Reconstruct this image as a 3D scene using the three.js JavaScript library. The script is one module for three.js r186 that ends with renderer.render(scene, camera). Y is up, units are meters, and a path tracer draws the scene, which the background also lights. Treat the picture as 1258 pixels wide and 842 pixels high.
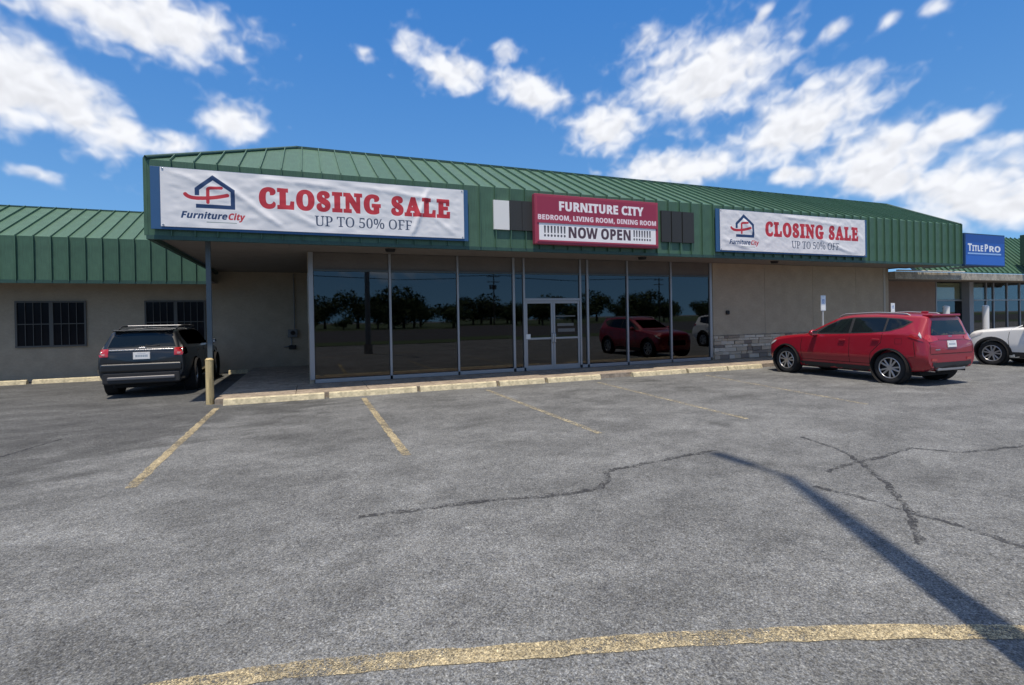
import * as THREE from 'three';
import { mergeGeometries, toCreasedNormals } from 'three/addons/utils/BufferGeometryUtils.js';
import { TessellateModifier } from 'three/addons/modifiers/TessellateModifier.js';
import { RoundedBoxGeometry } from 'three/addons/geometries/RoundedBoxGeometry.js';
import { Brush, Evaluator, SUBTRACTION } from 'three-bvh-csg';
import { createNoise2D, createNoise3D } from 'simplex-noise';

// ------------------------------------------------------------------ camera, sky, sun, exposure
const scene = new THREE.Scene();
const camera = new THREE.PerspectiveCamera(67.304, 1258 / 842, 0.1, 2000);
camera.position.set(0, 1.68, 0);
camera.rotation.set(-0.00562, -0.37544, -0.01813, 'YXZ');
camera.setViewOffset(1258, 842, 0, 26.3, 1258, 842);
camera.updateProjectionMatrix();

const renderer = new THREE.WebGLRenderer({ antialias: true });
renderer.setSize(1024, 685);
renderer.toneMapping = THREE.LinearToneMapping;
renderer.toneMappingExposure = 1.0;
renderer.shadowMap.enabled = true;

const sunDir = new THREE.Vector3(-0.14, 0.955, 0.262).normalize();
const sun = new THREE.DirectionalLight(0xfff1dd, 4.6);
sun.position.copy(sunDir).multiplyScalar(80);
sun.castShadow = true; sun.shadow.radius = 1.6;
sun.shadow.mapSize.set(4096, 4096);
Object.assign(sun.shadow.camera, { left: -45, right: 45, top: 45, bottom: -45, near: 1, far: 200 });
scene.add(sun, sun.target);

function rng(seed) { let a = seed >>> 0; return () => { a = (a + 0x6D2B79F5) | 0; let t = Math.imul(a ^ (a >>> 15), 1 | a); t = (t + Math.imul(t ^ (t >>> 7), 61 | t)) ^ t; return ((t ^ (t >>> 14)) >>> 0) / 4294967296; }; }
const n2 = createNoise2D(rng(11)), n3 = createNoise3D(rng(12));
const clamp = (v, a = 0, b = 1) => Math.min(b, Math.max(a, v));
const smooth = (a, b, v) => { const t = clamp((v - a) / (b - a)); return t * t * (3 - 2 * t); };
const mix = (a, b, t) => a + (b - a) * t;
function fbm(x, y, oct, gain = 0.5) { let s = 0, a = 1, t = 0; for (let i = 0; i < oct; i++) { s += a * n2(x, y); t += a; x = x * 2.03 + 17.1; y = y * 2.03 - 9.7; a *= gain; } return s / t; }

// sky: blue air, broken fair-weather cumulus (azimuth from -z to +x, elevation, half axes, turn; degrees)
const CLOUDS = [[-13.4, 25.8, 7.2, 2.7, -2.4], [-19.5, 25.2, 3.4, 1.3, 7], [-20.1, 18.7, 6.5, 2.7, -30.9], [-22.5, 19.2, 2.6, 3.7, -11], [-6.5, 19, 2.7, 1.8, -2.5], [-11.4, 16.3, 2.6, 1.1, 3.1], [-15.3, 16.8, 2.5, 1.2, -14], [-21, 12.3, 1.9, 0.6, -3.9], [11, 27.5, 2, 1.6, 47.6], [15.4, 25.5, 3.4, 1.8, -12.9], [23.9, 23.7, 4.1, 1.8, -16.5], [21.2, 27.1, 1.3, 1.3, -1.1], [6.3, 26.4, 1.3, 0.6, -13.6], [42.7, 23.2, 6.9, 3.9, 6.9], [32.3, 19.9, 3.6, 2.6, 4.2], [36.7, 27.1, 2.6, 1.4, 0.6], [51.1, 17.8, 6.3, 3, 19.8], [39.8, 15.1, 6.4, 1.8, -1.8], [57.2, 13.9, 4.8, 2.7, 2.8], [63.2, 9.8, 4.6, 2.8, 2.9], [62.2, 15, 2.4, 1.2, 5.1], [64.8, 13.3, 2.2, 0.9, -0.6], [50.4, 13.2, 1.9, 0.9, -8.5], [53.9, 24.8, 1.2, 0.7, 5.6], [58.2, 24.5, 1, 0.6, 10.8], [61.3, 24.4, 1.2, 0.6, 3.4], [57.7, 11.4, 3.9, 1.4, -9.8], [47.8, 27.3, 1.1, 0.6, 35.7], [65.6, 8.1, 2.6, 1.6, -2.5]];
const WISPY = new Set([1, 5, 7, 8, 11, 12, 15, 21, 23, 24, 25, 27]);
{ // the same kind of clouds go on round the rest of the sky
  const r = rng(77);
  for (let i = 0; i < 95; i++) {
    const az = 80 + r() * 245, el = 5 + Math.pow(r(), 0.8) * 62, s = 2.2 + r() * 5;
    CLOUDS.push([az, el, s * (1 + r() * 0.5), s * (0.35 + r() * 0.2), (r() - 0.5) * 40]);
  }
  for (let i = 0; i < 30; i++) { const s = 3 + r() * 5; CLOUDS.push([-35 + r() * 115, 40 + r() * 35, s * 1.4, s * 0.6, (r() - 0.5) * 40]); }
}
const cellsOf = new Map();
CLOUDS.forEach((c, i) => {
  const k = Math.cos(c[1] * Math.PI / 180), R = Math.max(c[2], c[3]) * 1.9 + 2;
  for (let a = Math.floor((c[0] - R / k) / 6); a <= Math.floor((c[0] + R / k) / 6); a++) for (let e = Math.floor((c[1] - R) / 6); e <= Math.floor((c[1] + R) / 6); e++) {
    const key = ((a % 60) + 60) % 60 * 100 + e; if (!cellsOf.has(key)) cellsOf.set(key, []); cellsOf.get(key).push(i);
  }
});
function cloudBody(az, el) {
  const key = ((Math.floor(az / 6) % 60) + 60) % 60 * 100 + Math.floor(el / 6), list = cellsOf.get(key);
  if (!list) return -1;
  const k = Math.cos(el * Math.PI / 180); let best = 0;
  for (const i of list) {
    const c = CLOUDS[i]; let dx = az - c[0]; dx -= 360 * Math.round(dx / 360); dx *= k; const dy = el - c[1];
    const t = c[4] * Math.PI / 180, u = (dx * Math.cos(t) + dy * Math.sin(t)) / c[2], v = (-dx * Math.sin(t) + dy * Math.cos(t)) / c[3];
    const b = Math.exp(-Math.pow(u * u + v * v, 1.25) * 0.85) * (WISPY.has(i) ? 0.66 : 1);
    best = Math.max(best, b) + Math.min(best, b) * 0.12;
  }
  return Math.min(best, 1.25);
}
const SKW = 3072, SKH = 1536, skyData = new Float32Array(SKW * SKH * 4);
for (let j = 0; j < SKH; j++) {
  const el = ((j + 0.5) / SKH - 0.5) * 180, e = Math.max(0, el);
  const h = Math.exp(-e / 15);
  const air = [mix(0.024, 0.29, h), mix(0.170, 0.60, h), mix(0.56, 0.95, h)];
  const k = Math.cos(el * Math.PI / 180);
  for (let i = 0; i < SKW; i++) {
    const o = (j * SKW + i) * 4; let r = air[0], g = air[1], b = air[2];
    if (el > 0) {
      const ang = ((i + 0.5) / SKW - 0.5) * 2 * Math.PI, az = Math.atan2(Math.cos(ang), -Math.sin(ang)) * 180 / Math.PI;
      const body = cloudBody(az, el);
      if (body > 0.02) {
        const x = az * k, wx = n2(x * 0.5 + 40, el * 0.6) * 0.35, wy = n2(x * 0.5 - 30, el * 0.6 + 9) * 0.3;
        const f = fbm((x + wx) * 0.3, (el + wy) * 0.38, 7, 0.45);
        const fine = fbm((x + wx) * 1.5 + 3, (el + wy) * 1.2, 4, 0.6), d = body * 1.6 + f * 0.62 + fine * 0.12 - 0.62;
        const a = Math.pow(smooth(-0.42, 0.9, d), 1.15) * 0.98;
        if (a > 0.002) {
          const up = cloudBody(az, el + 1.5), relief = fbm((x + wx) * 0.3 + 0.05, (el + wy + 0.6) * 0.38, 5, 0.5) - f;
          let s = 0.96 - 0.13 * clamp(up - 0.45) * smooth(0.3, 1, d) - 0.15 * relief;
          s = clamp(s, 0.5, 1.0);
          r = mix(r, s * 0.97, a); g = mix(g, s * 0.985, a); b = mix(b, Math.min(1.02, s * 1.01 + 0.02), a);
        }
      }
    }
    skyData[o] = r; skyData[o + 1] = g; skyData[o + 2] = b; skyData[o + 3] = 1;
  }
}
const skyTex = new THREE.DataTexture(skyData, SKW, SKH, THREE.RGBAFormat, THREE.FloatType);
skyTex.mapping = THREE.EquirectangularReflectionMapping; skyTex.magFilter = skyTex.minFilter = THREE.LinearFilter; skyTex.needsUpdate = true;
scene.background = skyTex; scene.environment = skyTex;

// ------------------------------------------------------------------ helpers
const used = {};
function numbered(name) { const k = used[name] = (used[name] ?? -1) + 1; return k ? `${name}_${String(k).padStart(3, '0')}` : name; }
function tag(o, label, category, group, kind) {
  o.userData = { label }; if (category) o.userData.category = category; if (group) o.userData.group = group; if (kind) o.userData.kind = kind; return o;
}
function thing(name, label, category, pos = [0, 0, 0], turn = 0, group) {
  const o = new THREE.Group(); o.name = numbered(name); o.position.set(...pos); o.rotation.y = turn; scene.add(o); return tag(o, label, category, group);
}
function clean(g) {
  g = g.index ? g.toNonIndexed() : g; for (const k of Object.keys(g.attributes)) if (!['position', 'normal', 'uv'].includes(k)) g.deleteAttribute(k);
  if (!g.attributes.normal) g.computeVertexNormals();
  if (!g.attributes.uv) g.setAttribute('uv', new THREE.BufferAttribute(new Float32Array(g.attributes.position.count * 2), 2)); g.morphAttributes = {}; return g;
}
const merge = (gs) => gs.length === 1 ? gs[0] : mergeGeometries(gs.map(clean));
function part(name, geos, mat, parent) { const m = new THREE.Mesh(Array.isArray(geos) ? merge(geos) : geos, mat); m.name = name; parent.add(m); return m; }
function group(name, parent) { const g = new THREE.Group(); g.name = name; parent.add(g); return g; }
function solo(name, geos, mat, label, category, grp, kind) { const m = part(numbered(name), geos, mat, scene); return tag(m, label, category, grp, kind); }
// box between two corners, with uv in metres
function box(x0, x1, y0, y1, z0, z1) { const g = new THREE.BoxGeometry(Math.abs(x1 - x0), Math.abs(y1 - y0), Math.abs(z1 - z0)); g.translate((x0 + x1) / 2, (y0 + y1) / 2, (z0 + z1) / 2); return uvm(g); }
function rbox(x0, x1, y0, y1, z0, z1, r = 0.01, s = 2) { const g = new RoundedBoxGeometry(x1 - x0, y1 - y0, z1 - z0, s, r); g.translate((x0 + x1) / 2, (y0 + y1) / 2, (z0 + z1) / 2); return uvm(g); }
function uvm(g) {
  const p = g.attributes.position, n = g.attributes.normal, u = new Float32Array(p.count * 2);
  for (let i = 0; i < p.count; i++) {
    const ax = Math.abs(n.getX(i)), ay = Math.abs(n.getY(i)), az = Math.abs(n.getZ(i)), x = p.getX(i), y = p.getY(i), z = p.getZ(i);
    if (ay >= ax && ay >= az) { u[2 * i] = x; u[2 * i + 1] = z; } else if (ax >= az) { u[2 * i] = z; u[2 * i + 1] = y; } else { u[2 * i] = x; u[2 * i + 1] = y; }
  }
  g.setAttribute('uv', new THREE.BufferAttribute(u, 2)); return g;
}
function cyl(r0, r1, h, x, y, z, seg = 16) { const g = new THREE.CylinderGeometry(r1, r0, h, seg); g.translate(x, y + h / 2, z); return g; }
function tube(pts, r, seg = 6, n) { return new THREE.TubeGeometry(new THREE.CatmullRomCurve3(pts.map((p) => new THREE.Vector3(...p)), false, 'catmullrom', 0.1), n ?? pts.length * 4, r, seg); }
const col = (r, g, b) => new THREE.Color().setRGB(r, g, b);
function std(c, roughness = 0.8, more = {}) { return new THREE.MeshStandardMaterial({ color: Array.isArray(c) ? col(...c) : c, roughness, ...more }); }
function phys(c, roughness, more = {}) { return new THREE.MeshPhysicalMaterial({ color: col(...c), roughness, ...more }); }
function dataTex(w, h, fn, srgb, repeat = 1) {
  const d = new Uint8Array(w * h * 4);
  for (let j = 0; j < h; j++) for (let i = 0; i < w; i++) { const v = fn(i, j), o = (j * w + i) * 4; d[o] = clamp(v[0], 0, 255); d[o + 1] = clamp(v[1], 0, 255); d[o + 2] = clamp(v[2], 0, 255); d[o + 3] = 255; }
  const t = new THREE.DataTexture(d, w, h, THREE.RGBAFormat); t.wrapS = t.wrapT = THREE.RepeatWrapping; t.magFilter = THREE.LinearFilter; t.minFilter = THREE.LinearMipmapLinearFilter; t.generateMipmaps = true;
  if (srgb) t.colorSpace = THREE.SRGBColorSpace; t.repeat.set(repeat, repeat); t.needsUpdate = true; return t;
}
// noise that wraps on a w x w tile, by blending random lattices
function lattice(n, seed) { const r = rng(seed), a = new Float32Array(n * n); for (let i = 0; i < n * n; i++) a[i] = r(); return (x, y) => { x = ((x % n) + n) % n; y = ((y % n) + n) % n; const i = Math.floor(x), j = Math.floor(y), fx = x - i, fy = y - j, i1 = (i + 1) % n, j1 = (j + 1) % n, sx = fx * fx * (3 - 2 * fx), sy = fy * fy * (3 - 2 * fy); return mix(mix(a[j * n + i], a[j * n + i1], sx), mix(a[j1 * n + i], a[j1 * n + i1], sx), sy); }; }

// ------------------------------------------------------------------ surface materials
const AS = 2048, l1 = lattice(1024, 1), l2 = lattice(512, 2), l3 = lattice(300, 3), l4 = lattice(64, 4), l5 = lattice(16, 5);
const asphaltMap = dataTex(AS, AS, (i, j) => {
  const a = l1(i / 2, j / 2), b = l2(i / 4, j / 4), c = l3(i * 300 / AS, j * 300 / AS), d = l4(i / 32, j / 32), e = l5(i / 128, j / 128);
  let v = 158 + (a - 0.5) * 95 + (b - 0.5) * 62 + (c - 0.5) * 34 + (d - 0.5) * 20 + (e - 0.5) * 14;
  if (b > 0.84 && a > 0.5) v += 26; if (b < 0.12) v -= 26;
  const w = (l2(i / 4 + 77, j / 4 + 31) - 0.5) * 14;
  return [v + w * 0.6, v + w * 0.2, v - w * 0.7 + 2];
}, true, 1 / 4);
const asphaltBump = dataTex(1024, 1024, (i, j) => { const v = 128 + (l1(i, j) - 0.5) * 90 + (l2(i / 2, j / 2) - 0.5) * 150; return [v, v, v]; }, false, 1 / 4);
const concreteMap = dataTex(1024, 1024, (i, j) => { const v = 205 + (l1(i, j) - 0.5) * 30 + (l2(i / 2, j / 2) - 0.5) * 22 + (l4(i / 16, j / 16) - 0.5) * 46 + (l5(i / 64, j / 64) - 0.5) * 44; return [v, v * 0.985, v * 0.955]; }, true, 1 / 3);
const wallMap = dataTex(1024, 1024, (i, j) => { const v = 214 + (l1(i, j) - 0.5) * 12 + (l2(i / 2, j / 2) - 0.5) * 14 + (l4(i / 16, j / 8) - 0.5) * 9 + (l5(i / 64, j / 64) - 0.5) * 12; return [v, v * 0.995, v * 0.985]; }, true, 1 / 4);
const wallBump = dataTex(512, 512, (i, j) => { const v = 128 + (l1(i, j) - 0.5) * 110 + (l2(i / 3, j / 3) - 0.5) * 80; return [v, v, v]; }, false, 1);
const metalMap = dataTex(1024, 1024, (i, j) => { const v = 222 + (l1(i, j) - 0.5) * 6 + (l4(i / 5, j / 64) - 0.5) * 24 + (l5(i / 64, j / 64) - 0.5) * 16 + (l2(i / 9, j / 9) - 0.5) * 8; return [v, v, v * 0.99]; }, true, 1 / 3);
const l6 = lattice(3, 6);
const wearMap = dataTex(1024, 1024, (i, j) => {
  const a = l1(i / 1.3, j / 1.3), b = l2(i / 3, j / 3), d = l4(i / 16, j / 16), e = l5(i / 64, j / 64);
  const v = (a * 0.55 + b * 0.45) + (d - 0.5) * 0.22 + (e - 0.5) * 0.22 + (l6(i * 3 / 1024, j * 3 / 1024) - 0.5) * 0.42; const q = smooth(0.10, 0.42, v) * 255; return [q, q, q];
}, false, 0.5);
const wearMap2 = dataTex(512, 512, (i, j) => {
  const a = l1(i, j), b = l2(i / 2, j / 2), d = l4(i / 8, j / 8), e = l5(i / 32, j / 32);
  const v = (a * 0.4 + b * 0.6) + (d - 0.5) * 0.7 + (e - 0.5) * 0.7; const q = smooth(0.24, 0.56, v) * 255; return [q, q, q];
}, false, 1);

const M = {
  asphalt: new THREE.MeshStandardMaterial({ map: asphaltMap, bumpMap: asphaltBump, bumpScale: 0.0035, roughness: 0.92, vertexColors: true }),
  concrete: std([0.50, 0.43, 0.36], 0.9, { map: concreteMap, bumpMap: wallBump, bumpScale: 0.002 }),
  stop: std([0.90, 0.82, 0.58], 0.8, { map: concreteMap, bumpMap: wallBump, bumpScale: 0.003 }),
  yellow: std([1.0, 0.84, 0.50], 0.85, { map: asphaltMap, bumpMap: asphaltBump, bumpScale: 0.003, alphaMap: wearMap, transparent: true }),
  yellowThin: std([1.0, 0.88, 0.58], 0.85, { map: asphaltMap, bumpMap: asphaltBump, bumpScale: 0.003, alphaMap: wearMap2, transparent: true }),
  tar: std([0.030, 0.031, 0.035], 0.8, { alphaMap: wearMap2, transparent: true, opacity: 0.62 }),
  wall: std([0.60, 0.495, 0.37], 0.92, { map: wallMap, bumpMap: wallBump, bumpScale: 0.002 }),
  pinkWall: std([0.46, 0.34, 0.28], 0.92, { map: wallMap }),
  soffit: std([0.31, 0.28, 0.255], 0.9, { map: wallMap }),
  trim: std([0.04, 0.105, 0.085], 0.5, { map: metalMap }),
  steel: std([0.09, 0.115, 0.13], 0.5),
  alu: std([0.36, 0.36, 0.37], 0.42, { metalness: 0.55 }),
  glass: phys([0.15, 0.21, 0.24], 0.015, { transmission: 1, thickness: 0, ior: 1.7 }),
  clearGlass: phys([0.8, 0.84, 0.82], 0.0, { transmission: 1, thickness: 0, ior: 1.5 }),
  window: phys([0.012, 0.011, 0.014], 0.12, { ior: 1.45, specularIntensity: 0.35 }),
  dark: std([0.012, 0.012, 0.013], 0.7),
  black: std([0.006, 0.006, 0.007], 0.9),
  white: std([0.78, 0.78, 0.76], 0.6),
  chrome: std([0.62, 0.62, 0.64], 0.22, { metalness: 1 }),
  rubber: std([0.016, 0.016, 0.017], 0.85),
  plastic: std([0.022, 0.022, 0.024], 0.6),
  rim: std([0.50, 0.50, 0.52], 0.3, { metalness: 0.85 }),
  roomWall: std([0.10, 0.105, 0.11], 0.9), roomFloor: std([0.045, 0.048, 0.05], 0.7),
  wood: std([0.12, 0.085, 0.06], 0.9),
  grass: std([0.05, 0.08, 0.025], 0.95),
};
const greens = [[0.080, 0.182, 0.116], [0.087, 0.192, 0.124], [0.075, 0.172, 0.110], [0.092, 0.194, 0.128]].map((c) => std(c, 0.5, { map: metalMap }));

// ------------------------------------------------------------------ ground
{
  const axis = (a, b, s, far) => { const v = []; for (const f of far.slice().reverse()) v.push(a - f); for (let x = a; x <= b + 1e-6; x += s) v.push(x); for (const f of far) v.push(b + f); return v; };
  const xs = axis(-15, 27, 0.16, [1, 3, 8, 20, 60, 200, 600]), zs = axis(-21, 4, 0.13, [1, 3, 8, 20, 60, 200, 600]);
  const pos = [], uv = [], c = [], idx = [];
  for (const z of zs) for (const x of xs) {
    pos.push(x, 0, z); uv.push(x, z);
    // worn traffic lanes, oil-dark bay middles; shade by the dark SUV painted in, ragged-edged
    let v = 0.158 * (1 + 0.15 * fbm(x * 0.22, z * 0.5, 4) + 0.16 * fbm(x * 0.8, z * 1.9, 4) + 0.12 * fbm(x * 2.2 + 5, z * 4.6, 3));
    const bay = z < -6 && z > -12 && x > -2 && x < 12 ? 1 : 0;
    if (bay) { const t = (((x + 1.74) % 2.8) + 2.8) % 2.8 / 2.8; const oil = Math.exp(-Math.pow((t - 0.5) / 0.2, 2)) * smooth(-6.2, -8.2, z); v *= 1 - 0.30 * oil * smooth(-0.35, 0.5, fbm(x * 0.9, z * 1.8, 4)); }
    const paintedShade = smooth(-0.05, 0.16, fbm(x * 0.6 + 3, z * 0.9, 4) * 0.6 + (-1.9 - x) * 0.28 + (-8.6 - z) * 0.22);  // shadow area at the left, darkened in the vertex colour
    v *= 1 - 0.42 * paintedShade;
    const near = smooth(0.05, 0.34, fbm(x * 0.42 - 8, z * 0.8 + 2, 4));
    v *= 1 - 0.17 * near;
    const pale = smooth(0.12, 0.45, fbm(x * 0.30 + 21, z * 0.95 - 6, 4)); v *= 1 + 0.16 * pale;
    const spot = Math.exp(-(Math.pow((x - 5.85) / 0.22, 2) + Math.pow((z + 6.2) / 0.26, 2)) * 1.2); v *= 1 - 0.45 * smooth(0.3, 0.75, spot + 0.25 * fbm(x * 4, z * 4, 2));
    const track = smooth(0.1, 0.5, fbm((x * 0.82 + z * 0.57) * 0.12 + 7, (z * 0.82 - x * 0.57) * 1.5, 4)); v *= 1 + 0.14 * track;
    const dirt = smooth(0.25, 0.6, fbm(x * 0.16 + 31, z * 0.22 + 4, 5)); v *= 1 - 0.12 * dirt;
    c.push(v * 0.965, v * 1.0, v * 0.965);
  }
  const nx = xs.length; for (let j = 0; j < zs.length - 1; j++) for (let i = 0; i < nx - 1; i++) { const a = j * nx + i; idx.push(a, a + nx, a + 1, a + 1, a + nx, a + nx + 1); }
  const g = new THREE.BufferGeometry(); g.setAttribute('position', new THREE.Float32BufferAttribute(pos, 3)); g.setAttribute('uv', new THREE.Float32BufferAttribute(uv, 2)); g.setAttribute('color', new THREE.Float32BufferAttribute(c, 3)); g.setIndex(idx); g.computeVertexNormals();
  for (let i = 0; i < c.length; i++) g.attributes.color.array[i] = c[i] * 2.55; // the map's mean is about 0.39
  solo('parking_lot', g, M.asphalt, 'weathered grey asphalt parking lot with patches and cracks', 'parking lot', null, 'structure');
}
// strip along a polyline on the ground; ragged: edges wander
function ribbon(pts, w, y, ragged = 0, seed = 1, step = 0.06) {
  const curve = new THREE.CatmullRomCurve3(pts.map((p) => new THREE.Vector3(p[0], 0, p[1])), false, 'catmullrom', 0.2), L = curve.getLength(), n = Math.max(2, Math.round(L / step)), r = rng(seed), pos = [], uv = [], idx = [];
  for (let i = 0; i <= n; i++) {
    const p = curve.getPointAt(i / n), t = curve.getTangentAt(i / n), a = w / 2 * (1 + ragged * (r() - 0.5) * 2 + ragged * n2(i * 0.21, seed) * 0.8), b = w / 2 * (1 + ragged * (r() - 0.5) * 2 + ragged * n2(i * 0.21, seed + 9) * 0.8), off = ragged * w * 0.5 * n2(i * 0.13, seed + 5);
    pos.push(p.x - t.z * (a + off), y, p.z + t.x * (a + off), p.x + t.z * (b - off), y, p.z - t.x * (b - off)); uv.push(0, L * i / n, w, L * i / n);
    if (i < n) idx.push(2 * i, 2 * i + 1, 2 * i + 2, 2 * i + 1, 2 * i + 3, 2 * i + 2);
  }
  const g = new THREE.BufferGeometry(); g.setAttribute('position', new THREE.Float32BufferAttribute(pos, 3)); g.setAttribute('uv', new THREE.Float32BufferAttribute(uv, 2)); g.setIndex(idx); g.computeVertexNormals(); return g;
}
solo('fire_lane_line', ribbon([[-1.13, -2.8], [-0.88, -2.81], [-0.66, -2.79], [-0.42, -2.76], [-0.18, -2.72], [0.15, -2.63], [0.96, -2.4], [1.82, -2.14], [2.59, -1.87], [3.42, -1.51], [4.6, -0.85], [5.8, -0.15]], 0.125, 0.004, 0.10, 3), M.yellow, 'long worn yellow line curving across the asphalt, apart from the bay stripes', 'painted line', null, 'structure');
[[[-1.74, -11.65], [-1.75, -6.38], 0.11, 'yellow bay stripe starting at the foot of the bollard'], [[1.07, -11.6], [1.1, -6.42], 0.11, 'yellow bay stripe pointing at the tall panes beside the porch'], [[3.87, -11.5], [3.86, -6.41], 0.10, 'thin yellow bay stripe pointing at the pane left of the glass doors'], [[6.84, -11.43], [6.49, -6.28], 0.09, 'faded yellow bay stripe in front of the glass doors'], [[10.2, -11.3], [9.4, -6.33], 0.08, 'faintest yellow bay stripe, beside the red SUV']].forEach(([a, b, w, l], i) =>
  solo('bay_stripe', ribbon([a, [(a[0] + b[0]) / 2, (a[1] + b[1]) / 2], b], w, 0.004, 0.12, 20 + i), i < 2 ? M.yellow : M.yellowThin, l, 'painted line', 'yellow stripes between the parking bays', 'structure'));
[[[[0.36, -4.58], [1.21, -4.53], [1.81, -4.44], [2.27, -4.35], [2.6, -4.38], [2.83, -4.56], [2.96, -4.8], [3.5, -4.89], [4.67, -5.01]], 0.085, 'crooked dark crack running across the middle of the asphalt'],
 [[[4.51, -3.56], [4.62, -3.16], [4.64, -2.77], [4.68, -2.39], [4.67, -2.06], [4.6, -1.2]], 0.075, 'smooth dark crack beside the pole shadow'],
 [[[6.18, -5.05], [6.01, -4.41], [5.67, -3.88], [5.2, -3.32], [4.71, -2.84], [4.04, -2.36]], 0.07, 'diagonal dark crack crossing the pole shadow side cracks'],
 [[[5.04, -3.84], [5.55, -3.93], [6.16, -3.97], [6.83, -4.07], [7.12, -3.71], [8.13, -3.57], [9.5, -3.6]], 0.07, 'branching dark crack heading away from the pole shadow'],
 [[[-3.75, -8.63], [-3.62, -9.12], [-3.46, -9.58]], 0.07, 'short dark crack in the asphalt behind the dark SUV']].forEach(([p, w, l], i) => solo('asphalt_crack', ribbon(p, w * 0.85, 0.004, 0.4, 40 + i, 0.05), M.tar, l, 'crack', 'cracks in the asphalt', 'structure'));

// sidewalk of separate slabs
{
  const s = thing('sidewalk', 'pale concrete sidewalk along the storefront and into the porch', 'sidewalk'); s.userData.kind = 'structure';
  const slab = (x0, x1, z0, z1) => part('slab', rbox(x0 + 0.005, x1 - 0.005, -0.1, 0.12, z0 + 0.005, z1 - 0.005, 0.012), M.concrete, s);
  part('bed', box(-1.85, 40, -0.1, 0.095, -13.88, -12.16), M.concrete, s); part('bed', box(-1.85, 0, -0.1, 0.095, -19.9, -13.88), M.concrete, s);
  for (let i = 0, x = -1.85; x < 39; x += 1.55, i++) slab(x, x + 1.55, -13.9, -12.15);
  for (let z = -19.9; z < -14; z += 1.5) slab(-1.85, -0.02, z, Math.min(z + 1.5, -13.9));
}
// wheel stops
const stopGeo = (L) => { const sh = new THREE.Shape([[-0.08, 0], [0.08, 0], [0.075, 0.03], [0.035, 0.105], [0.015, 0.115], [-0.03, 0.115], [-0.05, 0.1]].map((p) => new THREE.Vector2(...p))); const g = new THREE.ExtrudeGeometry(sh, { depth: L, bevelEnabled: true, bevelSize: 0.012, bevelThickness: 0.012, bevelSegments: 2 }); g.rotateY(Math.PI / 2); g.translate(0, 0, 0); return uvm(g); };
const ORD = ['first', 'second', 'third', 'fourth', 'fifth', 'sixth', 'seventh', 'eighth', 'ninth', 'tenth', 'eleventh'];
const stopRow = [[-1.66, 0.27], [0.39, 2.30], [2.40, 4.27], [4.38, 5.58], [5.70, 7.24], [8.30, 10.1], [10.2, 11.6], [11.68, 13.0], [15.2, 17.0], [17.6, 19.4], [20, 21.8]];
stopRow.forEach(([a, b], i) => { const m = solo('wheel_stop', stopGeo(b - a), M.stop, `${ORD[i]} cream wheel stop along the storefront sidewalk, counted from the bollard`, 'wheel stop', i < 8 ? 'wheel stops before the storefront' : 'wheel stops past the red SUV'); m.position.set(a, 0, -12.04); m.rotation.y = (i % 3 - 1) * 0.006; });
[[-10.7, -8.9], [-8.75, -7.75], [-7.6, -5.8], [-5.65, -3.9], [-2.5, -1.95]].forEach(([a, b], i) => { const m = solo('wheel_stop', stopGeo(b - a), M.stop, `${ORD[4 - i]} cream wheel stop along the brown side wall, counted from the porch`, 'wheel stop', 'wheel stops along the brown side wall'); m.position.set(a, 0, -19.3); });

// ------------------------------------------------------------------ metal roofs: one folded sheet with a standing seam per panel
// local frame: x along the eave, outward +z, eave sheet at z = 0; slope runs back and up
function panelGeo(w, y0, y1, pitch, runL, runR, seam = true) {
  const t = 0.012, P = [], v = (x, y, z) => [x, y, z], quad = (a, b, c, d) => P.push(...a, ...b, ...c, ...a, ...c, ...d);
  const shell = (x0, x1, z0, z1, rl, rr) => { // sheet between depth z0 (inner) and z1 (outer) normal to the surfaces
    const up = (run, z) => [y1 + pitch * run + z, -run + z * 0.45];
    const a0 = [x0, y0, z1], a1 = [x1, y0, z1], b0 = [x0, y1 + z1 * 0.4, z1], b1 = [x1, y1 + z1 * 0.4, z1];
    const [cy0, cz0] = up(rl, z1), [cy1, cz1] = up(rr, z1), c0 = [x0, cy0, cz0], c1 = [x1, cy1, cz1];
    const A0 = [x0, y0, z0], A1 = [x1, y0, z0], B0 = [x0, y1 + z0 * 0.4, z0], B1 = [x1, y1 + z0 * 0.4, z0], [Cy0, Cz0] = up(rl, z0), [Cy1, Cz1] = up(rr, z0), C0 = [x0, Cy0, Cz0], C1 = [x1, Cy1, Cz1];
    quad(a0, a1, b1, b0); if (rl + rr > 0.01) quad(b0, b1, c1, c0);
    quad(A0, a0, b0, B0); quad(a1, A1, B1, b1); quad(B0, b0, c0, C0); quad(b1, B1, C1, c1); quad(A0, A1, a1, a0); quad(C0, c0, c1, C1); quad(A1, A0, B0, B1); if (rl + rr > 0.01) quad(B1, B0, C0, C1);
  };
  shell(0, w, 0, t, runL, runR);
  if (seam) { const s = 0.018; shell(w - s / 2, w + s / 2, t * 0.4, 0.068, Math.max(0.001, runR), Math.max(0.001, runR)); }
  const g = new THREE.BufferGeometry(); g.setAttribute('position', new THREE.Float32BufferAttribute(P, 3)); g.computeVertexNormals(); return uvm(g);
}
function panelRow(parent, n, w, y0, y1, pitch, runAt, place, seed) {
  const r = rng(seed), cache = {};
  for (let i = 0; i < n; i++) {
    const a = runAt(i * w), b = runAt((i + 1) * w), key = `${a.toFixed(3)},${b.toFixed(3)}`;
    cache[key] ??= panelGeo(w, y0, y1, pitch, a, b);
    const m = part('roof_panel', cache[key], greens[Math.floor(r() * greens.length)], parent); place(m, i * w);
  }
}
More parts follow.
